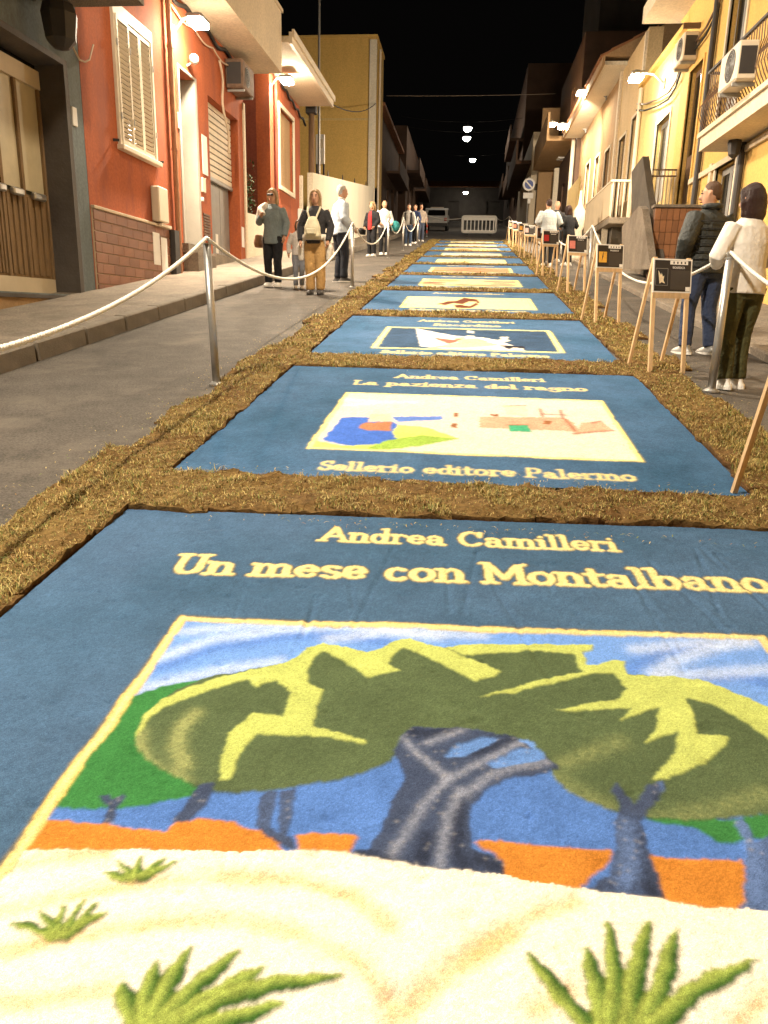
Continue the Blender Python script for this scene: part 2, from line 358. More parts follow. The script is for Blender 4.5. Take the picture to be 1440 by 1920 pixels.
part(dr, 'leaf', 'beige_metal', lambda b: (b.box(XL-.37, XL-.32, D2[0]+.02, D2[1]-.02, D2[2]+.02, 5.2), [b.bbox(XL-.32, XL-.30, D2[0]+.12, D2[1]-.12, z, z+.62, .01) for z in (2.95, 3.7, 4.45)]))
part(dr, 'handle', 'galvanised', lambda b: b.bbox(XL-.31, XL-.24, D2[0]+.06, D2[0]+.12, 3.8, 4.0, .01))
for k in range(5): part(dr, 'transom_slat', 'beige_metal', lambda b: b.box(XL-.36, XL-.30, D2[0]+.02, D2[1]-.02, 5.26+k*.15, 5.34+k*.15))
part(hB, 'door_step', 'concrete', lambda b: (b.box(XL-.3, XL+.32, 15.95, 17.1, 1.6, D2[2]-.18), b.box(XL-.3, XL+.14, 15.9, 17.1, D2[2]-.179, D2[2])))
part(hB, 'letterbox', 'white_paint', lambda b: b.bbox(XL-.1, XL+.06, D2[1]+.125, D2[1]+.24, 3.7, 3.78, .01))
# roller shutter, half raised
rs = thing('roller_shutter', None, None); rs.parent = hB
xs_ = XL - .22
sm = MB().bbox(0, .03, G[0]+.02, G[1]-.02, 0, .115, .012).mesh('slat', (0, 0, 0)); sm.materials.append(MATS['ivory_paint'])
for k in range(12): link('slat', sm, rs, (xs_-hb[0], -hb[1], 4.42+k*.135-hb[2]))
part(rs, 'bottom_rail', 'grey_metal', lambda b: b.bbox(xs_-.01, xs_+.05, G[0]+.02, G[1]-.02, 4.33, 4.415, .01))
gi = thing('garage_door', None, None); gi.parent = hB
for k in range(3): part(gi, 'leaf', 'grey_metal', lambda b: b.bbox(xs_-.12, xs_-.07, G[0]+.03+k*.74, G[0]+.75+k*.74, 2.62, 5.9, .012))
part(gi, 'notice', 'white_paint', lambda b: (b.box(xs_-.069, xs_-.066, 18.15, 18.4, 3.5, 4.0), b.box(xs_-.069, xs_-.066, 18.95, 19.15, 2.75, 3.2)))
part(hB, 'garage_threshold', 'concrete', lambda b: b.box(XL-.4, XL+.1, G[0]-.1, G[1]+.1, 2.0, G[2]+.05))
part(hB, 'pier', 'cream_plaster', lambda b: b.box(XL-.25, XL+.04, 20.52, 20.66, .5, 6.5))
part(hB, 'wall_notice', 'white_paint', lambda b: b.box(XL+.001, XL+.012, 17.35, 17.68, 4.3, 5.1))
part(hB, 'doorbell', 'ivory_paint', lambda b: (b.bbox(XL, XL+.05, 17.2, 17.4, 3.9, 4.2, .01), b.bbox(XL, XL+.03, 15.92, 16.0, 4.9, 5.2, .01)))
part(hB, 'vent_grille', 'brown_metal', lambda b: [b.box(XL, XL+.03, 17.25, 17.68, 2.95+k*.06, 2.99+k*.06) for k in range(9)])
part(hB, 'pier_notice', 'white_paint', lambda b: b.box(XL+.001, XL+.01, 20.2, 20.42, 3.0, 3.5))
part(hB, 'balcony', 'cream_plaster', lambda b: (b.box(XL, -5.1, 15.25, 21.15, 7.33, 7.5), b.box(-5.2, -5.1, 15.25, 21.15, 7.501, 8.72), b.box(XL, -5.2, 21.05, 21.15, 7.501, 8.72), b.box(-5.22, -5.06, 15.2, 21.2, 8.721, 8.8)))

# ------------------------------------------------------------------ left: gap with plant, second red house
gw = tag(MB().prism([(20.68, 1.5), (23.1, 1.8), (23.1, 4.05), (20.68, 3.9)], 0, XL-.12, XL+.0).build('garden_wall', 'pale_plaster', loc=(XL, 21.9, sz(21.9))), 'low pale plaster wall closing the gap between the red houses', 'wall')
bw = tag(MB().box(XL-5, XL-.12, 24.2, 24.4, 0, 8.4).build('yard_wall', 'dark_shaded_red_plaster', loc=(XL-2, 24.3, 3)), 'red wall darkened as unlit at the back of the gap between the houses', 'wall')
hC = house('house', 'second red house with framed window and overhanging flat eave', XL, 25)
W2 = (24.4, 26.25, 5.15, 7.36)
part(hC, 'wall', 'red_plaster', lambda b: b.wall(0, XL, 1, 23.3, 27.35, 0, 8.05, [(*W2, .2)]))
part(hC, 'side_wall', 'dark_shaded_red_plaster', lambda b: b.box(XL-5, XL-.4, 23.3, 23.5, 0, 8.05))
wn2 = thing('window', None, None); wn2.parent = hC
part(wn2, 'frame', 'ivory_paint', lambda b: (b.box(XL-.02, XL+.05, W2[0]-.12, W2[0], W2[2]-.12, W2[3]+.12), b.box(XL-.02, XL+.05, W2[1], W2[1]+.12, W2[2]-.12, W2[3]+.12), b.box(XL-.02, XL+.05, W2[0], W2[1], W2[3], W2[3]+.12), b.box(XL-.02, XL+.07, W2[0], W2[1], W2[2]-.12, W2[2])))
part(wn2, 'pane', 'dark_glass', lambda b: b.box(XL-.17, XL-.16, W2[0], W2[1], W2[2], W2[3]))
for k in range(2): part(wn2, 'shutter', 'brown_plaster', lambda b: b.bbox(XL-.14, XL-.09, W2[0]+.01+k*.93, W2[0]+.91+k*.93, W2[2]+.01, W2[3]-.01, .01))
part(hC, 'downpipe', 'dark_shaded_red_plaster', lambda b: b.cyl((XL+.07, 23.75, 3.2), (XL+.07, 23.75, 8.0), .05, 10))
rf = part(hC, 'eave', 'cream_plaster', lambda b: b.box(XL-4, -4.92, 21.2, 27.3, 8.06, 8.2))
part(rf, 'gutter', 'ivory_paint', lambda b: (b.box(-4.92, -4.84, 21.2, 27.34, 8.03, 8.3), b.box(-4.839, -4.78, 21.2, 27.34, 8.2, 8.36)))
part(hC, 'gas_box', 'white_paint', lambda b: b.bbox(XL, XL+.14, 26.9, 27.2, 3.8, 4.8, .02))
part(hC, 'corner_post', 'pale_plaster', lambda b: b.box(XL+.0, XL+.1, 27.2, 27.36, 3.4, 5.9))

# ------------------------------------------------------------------ left: yellow house and its yard wall
XD = -5.6
hD = house('house', 'tall deep yellow house with blank side wall', XD, 46)
part(hD, 'wall', 'deep_yellow_plaster', lambda b: (b.box(XD-9, XD, 44.7, 48.2, 2, 15.6)))
part(hD, 'parapet_cap', 'deep_yellow_plaster', lambda b: b.box(XD-9.05, XD+.06, 44.64, 48.26, 15.601, 15.75))
part(hD, 'corner_strip', 'pale_plaster', lambda b: b.box(XD-.35, XD+.04, 44.62, 44.7, 4, 15.5))
part(hD, 'downpipe', 'ivory_paint', lambda b: b.cyl((XD+.08, 45.9, 5), (XD+.08, 45.9, 15.4), .06, 8))
part(hD, 'string_course', 'ochre_plaster', lambda b: b.box(XD-9, XD-.36, 44.66, 44.7, 11.6, 11.7))
ys_ = np.linspace(27.6, 47, 10)
mb = MB(); mb.loft([[(XD-.2, y, sz(y)-.5), (XD, y, sz(y)-.5), (XD, y, sz(y)+2.62), (XD-.2, y, sz(y)+2.62)] for y in ys_])
yw = thing('yard_wall', 'cream plastered yard wall in front of the yellow house', 'wall', (XD, 37, sz(37)), world=True)
part(yw, 'wall', 'pale_plaster', lambda b: (b.v.extend(mb.v), b.f.extend(mb.f)))
for y in (31, 34.5, 38, 42): part(yw, 'spike', 'dark_metal', lambda b: b.cyl((XD-.1, y, sz(y)+2.6), (XD-.1, y, sz(y)+2.85), .04, 6, .01))
nb = thing('notice_board', 'white notice panel on two posts above the yard wall', 'notice board', (-6.0, 30.5, sz(30.5)), world=True)
xa, za = at_y(592, 252, 30.5); xb, zb = at_y(609, 308, 30.5)
part(nb, 'panel', 'white_paint', lambda b: b.bbox(xa, xb, 30.46, 30.54, zb, za, .02))
part(nb, 'hatch', 'ivory_paint', lambda b: (b.box(xa+.12, xb-.06, 30.45, 30.459, zb+.55, za-.18)))
for xx in (xa+.04, xb-.04): part(nb, 'post', 'dark_metal', lambda b: b.box(xx-.03, xx+.03, 30.47, 30.53, sz(30.5)+.1, zb))

# ------------------------------------------------------------------ left: dim houses farther up
hE = house('house', 'dim reddish house just past the yellow one', XD, 54)
part(hE, 'wall', 'unlit_plaster', lambda b: b.wall(0, XD-.3, 1, 48.5, 62, 3, 13.2, [(50, 51.2, 7.2, 9.6), (54, 55.2, 7.2, 9.6), (57, 59, 7.4, 10)], .25, 4))
part(hE, 'roof_edge', 'roof_tile', lambda b: b.box(XD-4, XD+.1, 48.4, 62.1, 13.21, 13.4))
part(hE, 'balcony', 'unlit_plaster', lambda b: (b.box(XD-.3, XD+.6, 53.5, 61, 10.4, 10.55), b.box(XD+.52, XD+.6, 53.5, 61, 10.551, 11.4)))
part(hE, 'number_plate', 'white_paint', lambda b: b.box(XD-.3, XD-.27, 49.2, 49.6, 9.0, 9.25))
hF = house('house', 'unlit house with pale balconies far up the left side', -5.2, 72)
part(hF, 'wall', 'unlit_plaster', lambda b: b.wall(0, -5.4, 1, 63, 84, 5, 15.4, [(65, 66.2, 9.5, 11.8), (69, 70.2, 9.5, 11.8), (74, 75.5, 9.5, 12), (79, 80.5, 9.5, 12)], .25, 4))
for y0 in (64, 73): part(hF, 'balcony', 'unlit_plaster', lambda b: (b.box(-5.4, -4.4, y0, y0+7, 12.2, 12.4), b.box(-4.5, -4.4, y0, y0+7, 12.401, 13.3)))
hG = house('house', 'dark low house closing the top of the street', 0, 128)
part(hG, 'wall', 'unlit_concrete', lambda b: b.wall(1, 126, -1, -26, 24, 10, 20.6, [(-9, -7.4, 16.2, 18.6), (-4, -2.4, 16.2, 18.6), (2, 4, 15.8, 18.6), (8, 9.6, 16.4, 18.8)], .3, 4))
part(hG, 'roof', 'roof_tile', lambda b: b.prism([(125.4, 20.61), (132, 22.5), (132, 20.61)], 0, -26.4, 24.4))
# ================================================================== right side of the street
def opening(h, x, y0, y1, z0, z1, face=-1, leafs=2, m='grey_metal', frame='ivory_paint', d=.16, name='door', fw=.08):
    t = thing(name, None, None); t.parent = h
    part(t, 'frame', frame, lambda b: (b.box(x-.03*1, x+.04, y0-fw, y0, z0, z1+fw), b.box(x-.03, x+.04, y1, y1+fw, z0, z1+fw), b.box(x-.03, x+.04, y0, y1, z1, z1+fw)))
    wl = (y1-y0)/leafs
    for k in range(leafs):
        part(t, 'leaf', m, lambda b: b.bbox(x+d-.05, x+d-.01, y0+k*wl+.01, y0+(k+1)*wl-.01, z0+.01, z1-.01, .01))
        if wl > .5: part(t, 'pane', 'dark_glass', lambda b: b.box(x+d-.056, x+d-.0505, y0+k*wl+.1, y0+(k+1)*wl-.1, z0+(z1-z0)*.38, z1-.14))
    return t
# ---- near yellow house with the long balcony
hR = house('house', 'warm yellow house with long wavy railed balcony', XR, 12)
OP = [(15.0, 16.15, 1.9, 4.2), (15.48, 16.5, 4.62, 7.3), (17.95, 18.95, 3.85, 6.65), (9.5, 12.2, 1.2, 4.1), (10, 11.4, 4.62, 7.3), (4, 5.4, .8, 3.2), (3, 4.4, 4.62, 7.0)]
part(hR, 'wall', 'yellow_plaster', lambda b: b.wall(0, XR, -1, -7, 19.7, -2, 8.4, OP, .2))
for i, o_ in enumerate(OP): opening(hR, XR, *o_[:4], m=('grey_metal', 'grey_metal', 'brown_metal', 'beige_metal', 'grey_metal', 'brown_metal', 'grey_metal')[i], frame='yellow_plaster' if i in (2, 3) else 'ivory_paint', leafs=1 if i == 2 else 2)
part(hR, 'roof_slab', 'cream_plaster', lambda b: (b.box(3.75, XR+.4, -7, 20.6, 8.15, 8.5)))
part(hR, 'corbel', 'yellow_plaster', lambda b: b.prism([(19.68, 8.14), (20.5, 8.14), (20.15, 8.0), (19.88, 7.7), (19.76, 7.2), (19.701, 6.4)], 0, XR-.0, XR+.3))
bal = thing('balcony', None, None); bal.parent = hR
BX = 4.02
part(bal, 'slab', 'cream_plaster', lambda b: (b.box(BX, XR, -5, 15.35, 4.36, 4.58), b.box(BX-.05, BX+.02, -5, 15.4, 4.581, 4.66), b.box(BX+.021, XR, -5, 15.4, 4.581, 4.62)))
part(bal, 'top_rail', 'dark_metal', lambda b: (b.box(BX-.02, BX+.03, -5, 15.3, 5.6, 5.64), b.box(BX+.031, XR, 15.26, 15.3, 5.6, 5.64)))
def belly(y):
    return [(BX+.01, y, 4.66), (BX-.06, y, 4.78), (BX-.12, y, 4.92), (BX-.10, y, 5.06), (BX-.02, y, 5.2), (BX+.02, y, 5.35), (BX+.01, y, 5.6)]
bm = MB().tube(belly(0), .009, 5).mesh('baluster'); bm.materials.append(MATS['brown_metal']); hbR = BASE[hR.name]
y = 15.2
while y > 7.5: link('baluster', bm, bal, (-hbR[0], y-hbR[1], -hbR[2])); y -= .11
for k in range(5): part(bal, 'end_baluster', 'brown_metal', lambda b: b.cyl((BX+.12+k*.1, 15.28, 4.62), (BX+.12+k*.1, 15.28, 5.6), .009, 5))
part(hR, 'downpipe', 'dark_metal', lambda b: b.cyl((XR-.08, 17.2, 3.4), (XR-.08, 17.2, 8.1), .06, 10))
part(hR, 'ground_pipe', 'dark_metal', lambda b: b.cyl((XR-.08, 14.55, 1.9), (XR-.08, 14.55, 4.35), .065, 10))
part(hR, 'moulding', 'cream_plaster', lambda b: (b.box(XR-.05, XR, 14.72, 14.86, 1.8, 4.35), b.box(XR-.05, XR, 16.35, 16.5, 1.8, 4.35), b.box(XR-.06, XR, -5, 17.9, 4.2, 4.3)))
part(hR, 'bracket', 'brown_metal', lambda b: b.bar((XR, 18.6, 7.45), (XR-.35, 18.6, 7.45), .06, .1))

# ---- tiled porch wall, concrete stair sides, small landing railing
pw = thing('porch_wall', 'low brown tiled porch wall behind the man in the dark jacket', 'wall', (3.9, 16.5, sz(16.5)), world=True)
part(pw, 'core', 'dark_mortar', lambda b: b.box(3.62, 4.59, 16.54, 16.7, 1.9, 3.56))
tb = MB().bbox(0, .115, 0, .02, 0, .225, .006).mesh('tile'); tb.materials.append(MATS['brown_tile']); q = BASE[pw.name]
for r in range(6):
    for c_ in range(8): link('tile', tb, pw, (3.623+c_*.121-q[0], 16.519-q[1], 2.18+r*.23-q[2]))
part(pw, 'coping', 'concrete', lambda b: b.bbox(3.58, 4.595, 16.48, 16.74, 3.561, 3.62, .01))
def xpoly(pts, x): return [at_x(u, v, x) for u, v in pts]
fin = xpoly([(1184, 322), (1205, 293), (1214, 360), (1234, 490), (1184, 490)], 3.72)
tag(MB().prism(fin, 0, 3.72, 3.86).build('stair_parapet', 'concrete_dark', loc=(3.79, fin[2][0], sz(fin[2][0]))), 'tall dark concrete stair side with a steep sloping edge', 'parapet')
rmp = xpoly([(1166, 505), (1166, 425), (1198, 386), (1204, 392), (1220, 505)], 3.42)
tag(MB().prism(rmp, 0, 3.42, 3.56).build('stair_parapet', 'concrete', loc=(3.49, rmp[1][0], sz(rmp[1][0]))), 'pale worn concrete stair side beside the easels', 'parapet')
lr = thing('landing_railing', 'small metal landing railing above the brown tiled wall', 'railing', (3.9, 18.5, sz(18.5)), world=True)
xa, za = at_y(1224, 317, 18.5); xb, zb = at_y(1262, 386, 18.5)
part(lr, 'top_rail', 'brown_metal', lambda b: (b.box(xa, xb, 18.48, 18.52, za-.03, za), b.box(xa, xb, 18.48, 18.52, za-.16, za-.13), b.box(xa, xb, 18.48, 18.52, zb, zb+.03)))
for k in range(7): part(lr, 'bar', 'ivory_paint', lambda b: b.cyl((xa+.02+k*(xb-xa-.04)/6, 18.5, zb+.03), (xa+.02+k*(xb-xa-.04)/6, 18.5, za-.03), .012, 6))
tag(MB().box(3.87, XR-.01, 16.75, 19.6, 1.8, 3.5).build('landing', 'concrete', loc=(4.2, 18, sz(18))), 'concrete landing behind the brown tiled porch wall', 'landing')
# ---- ochre house
hS = house('house', 'stained ochre house with tall shuttered doorway', XR, 22)
OS = [(20.5, 21.9, 4.25, 6.25), (22.4, 23.5, 3.4, 5.2)]
part(hS, 'wall', 'ochre_plaster', lambda b: b.wall(0, XR+.02, -1, 19.72, 24.3, 0, 7.75, OS, .22))
for o_ in OS: opening(hS, XR+.02, *o_, m='grey_metal', leafs=2, frame='pale_plaster')
part(hS, 'roof_edge', 'yellow_plaster', lambda b: b.box(XR-.1, XR+.5, 19.75, 24.35, 7.751, 7.86))
part(hS, 'downpipe', 'ivory_paint', lambda b: b.cyl((XR-.06, 24.1, 3.2), (XR-.06, 24.1, 7.7), .055, 8))
# ---- pink house
hP = house('house', 'pinkish plastered house with two narrow doorways', XR, 26)
OPk = [(24.7, 25.5, 4.9, 7.2), (26.3, 27.4, 4.6, 7.0)]
part(hP, 'wall', 'pink_plaster', lambda b: b.wall(0, XR+.04, -1, 24.32, 28.6, 1, 9.3, OPk, .22))
for o_ in OPk: opening(hP, XR+.04, *o_, m='brown_metal', leafs=1, frame='cream_plaster')
part(hP, 'pilaster', 'cream_plaster', lambda b: (b.box(XR-.03, XR+.04, 24.34, 24.5, 2, 9.2), b.box(XR-.03, XR+.04, 27.9, 28.15, 2, 9.2)))
# ---- house with the tiled eave
hT = house('house', 'brown house under a projecting tiled eave with bright soffit', XR, 32)
OT = [(29.2, 30.2, 5, 7.2), (31.6, 32.5, 5.2, 7.4), (34, 35, 5.4, 7.6)]
part(hT, 'wall', 'brown_plaster', lambda b: b.wall(0, XR+.06, -1, 28.62, 37.5, 1, 9.2, OT, .22))
for o_ in OT: opening(hT, XR+.06, *o_, m='brown_metal', leafs=1, frame='cream_plaster')
part(hT, 'soffit', 'pale_plaster', lambda b: b.box(3.92, XR+.5, 27.3, 37.6, 9.21, 9.32))
part(hT, 'fascia', 'brown_plaster', lambda b: (b.box(3.84, 3.919, 27.2, 37.6, 9.19, 9.42)))
rt = thing('roof', None, None); rt.parent = hT
part(rt, 'deck', 'brown_plaster', lambda b: b.prism([(3.84, 9.43), (7.5, 11.2), (7.5, 9.43)], 1, 27.2, 37.6))
tl = MB(); ang = math.atan2(1.77, 3.66)
for s_ in range(7):
    a0 = math.pi*s_/7; a1 = math.pi*(s_+1)/7
ring = lambda x, r: [(x*math.cos(ang), r*math.cos(a), x*math.sin(ang)+r*math.sin(a)) for a in np.linspace(0, math.pi, 7)] + [(x*math.cos(ang), (r-.02)*math.cos(a), x*math.sin(ang)+(r-.02)*math.sin(a)) for a in np.linspace(math.pi, 0, 7)]
tl.loft([ring(-.1, .105), ring(.36, .088)])
tme = tl.mesh('roof_tile', smooth=False); tme.materials.append(MATS['roof_tile']); q = BASE[hT.name]
for r in range(5):
    for k in range(48):
        link('roof_tile', tme, rt, (3.86+r*.36*math.cos(ang)-q[0], 27.3+k*.215-q[1], 9.44+r*.36*math.sin(ang)+.02*(r % 2)-q[2]))
# ---- landing balcony with solid parapet
bz0, bz1 = 4.05, 5.1
bb = thing('balcony', 'beige landing balcony with solid side and barred end', 'balcony', (3.9, 25, sz(25)), world=True)
yA, yB = at_x(1145, 372, 3.75)[0], at_x(1096, 415, 3.75)[0]
zt, zbm = at_x(1145, 341, 3.75)[1], at_x(1145, 405, 3.75)[1]
part(bb, 'side_panel', 'beige_metal', lambda b: b.box(3.75, 3.79, yA+.05, yB, zbm+.04, zt-.03))
part(bb, 'top_rail', 'ivory_paint', lambda b: (b.box(3.73, 3.81, yA, yB, zt-.03, zt+.02), b.box(3.811, XR, yA, yA+.06, zt-.03, zt+.02)))
for k in range(6): part(bb, 'bar', 'ivory_paint', lambda b: b.cyl((3.79+k*.15, yA+.03, zbm), (3.79+k*.15, yA+.03, zt-.03), .018, 6))
part(bb, 'slab', 'concrete', lambda b: b.box(3.75, XR+.02, yA-.02, yB, zbm-.16, zbm))
part(bb, 'stair_block', 'concrete_dark', lambda b: b.box(4.0, XR+.02, yA+.8, yB-.4, 2.2, zbm-.161))
[part(bb, 'support', 'pale_plaster', lambda b: b.box(3.8, 3.95, yA+t_, yA+t_+.18, 2, zbm-.161)) for t_ in (1.2, 2.6, 4.2)]
bb2 = thing('balcony', 'small far balcony with ochre side panel before the bare house', 'balcony', (3.9, 33, sz(33)), world=True)
part(bb2, 'side_panel', 'ochre_plaster', lambda b: b.box(3.8, 3.85, 30.2, 33.6, 5.3, 6.4)); part(bb2, 'slab', 'concrete', lambda b: b.box(3.8, XR+.05, 30.2, 33.6, 5.15, 5.299)); part(bb2, 'support', 'concrete_dark', lambda b: b.box(3.9, XR+.05, 30.4, 33.4, 3, 5.149))
# ---- houses farther up on the right
hU = house('house', 'brown house with stacked dim balconies past the tiled eave', XR, 42)
part(hU, 'wall', 'unlit_plaster', lambda b: b.wall(0, XR-.1, -1, 37.7, 46.5, 3, 13.5, [(39, 40, 5.8, 8), (41.6, 42.6, 5.8, 8), (40, 41.4, 9.8, 12)], .25, 4))
part(hU, 'balcony', 'brown_plaster', lambda b: (b.box(3.2, XR-.1, 38.5, 46, 9.3, 9.5), b.box(3.2, 3.3, 38.5, 46, 9.501, 10.5)))
part(hU, 'downpipe', 'ivory_paint', lambda b: b.cyl((XR-.2, 38.2, 5), (XR-.2, 38.2, 9.3), .09, 8))
part(hU, 'pipe_casing', 'pale_plaster', lambda b: b.box(XR-.35, XR-.101, 44.6, 45.0, 6.2, 9.2))
part(hU, 'corner_wall', 'brown_plaster', lambda b: b.box(3.55, XR-.1, 46.51, 46.8, 5, 12.6))
hV = house('house', 'pale end wall house with a name plate near the round sign', XR, 50)
part(hV, 'wall', 'cream_plaster', lambda b: (b.box(3.2, 9, 47.5, 60, 5, 11.6)))
part(hV, 'name_plate', 'concrete_dark', lambda b: b.bbox(3.42, 4.0, 47.46, 47.5, 8.5, 8.85, .01))
part(hV, 'balcony', 'unlit_plaster', lambda b: (b.box(2.3, 3.2, 48, 58, 10.0, 10.2), b.box(2.3, 2.4, 48, 58, 10.201, 11.3)))
hW = house('house', 'far unlit house with pale balcony fronts behind the round sign', 3.4, 70)
part(hW, 'wall', 'unlit_plaster', lambda b: b.wall(0, 3.4, -1, 61, 92, 6, 19, [(63, 64.2, 10, 12.2), (68, 69.2, 10.4, 12.6), (75, 76.2, 11, 13.4), (82, 83.2, 12, 14.4)], .25, 5))
for y0, z in ((61.5, 11.2), (61.5, 14.0), (73, 12.6)): part(hW, 'balcony', 'unlit_plaster', lambda b: (b.box(2.4, 3.4, y0, y0+8, z, z+.2), b.box(2.4, 2.5, y0, y0+8, z+.201, z+1.1)))
hX = house('house', 'tall dark house rising behind the tiled eave', 7, 45)
part(hX, 'wall', 'unlit_concrete', lambda b: b.wall(1, 39, -1, 5.2, 14, 5, 19.5, [(6, 7.2, 13.5, 15.6), (9, 10.2, 13.5, 15.6)], .25, 6))
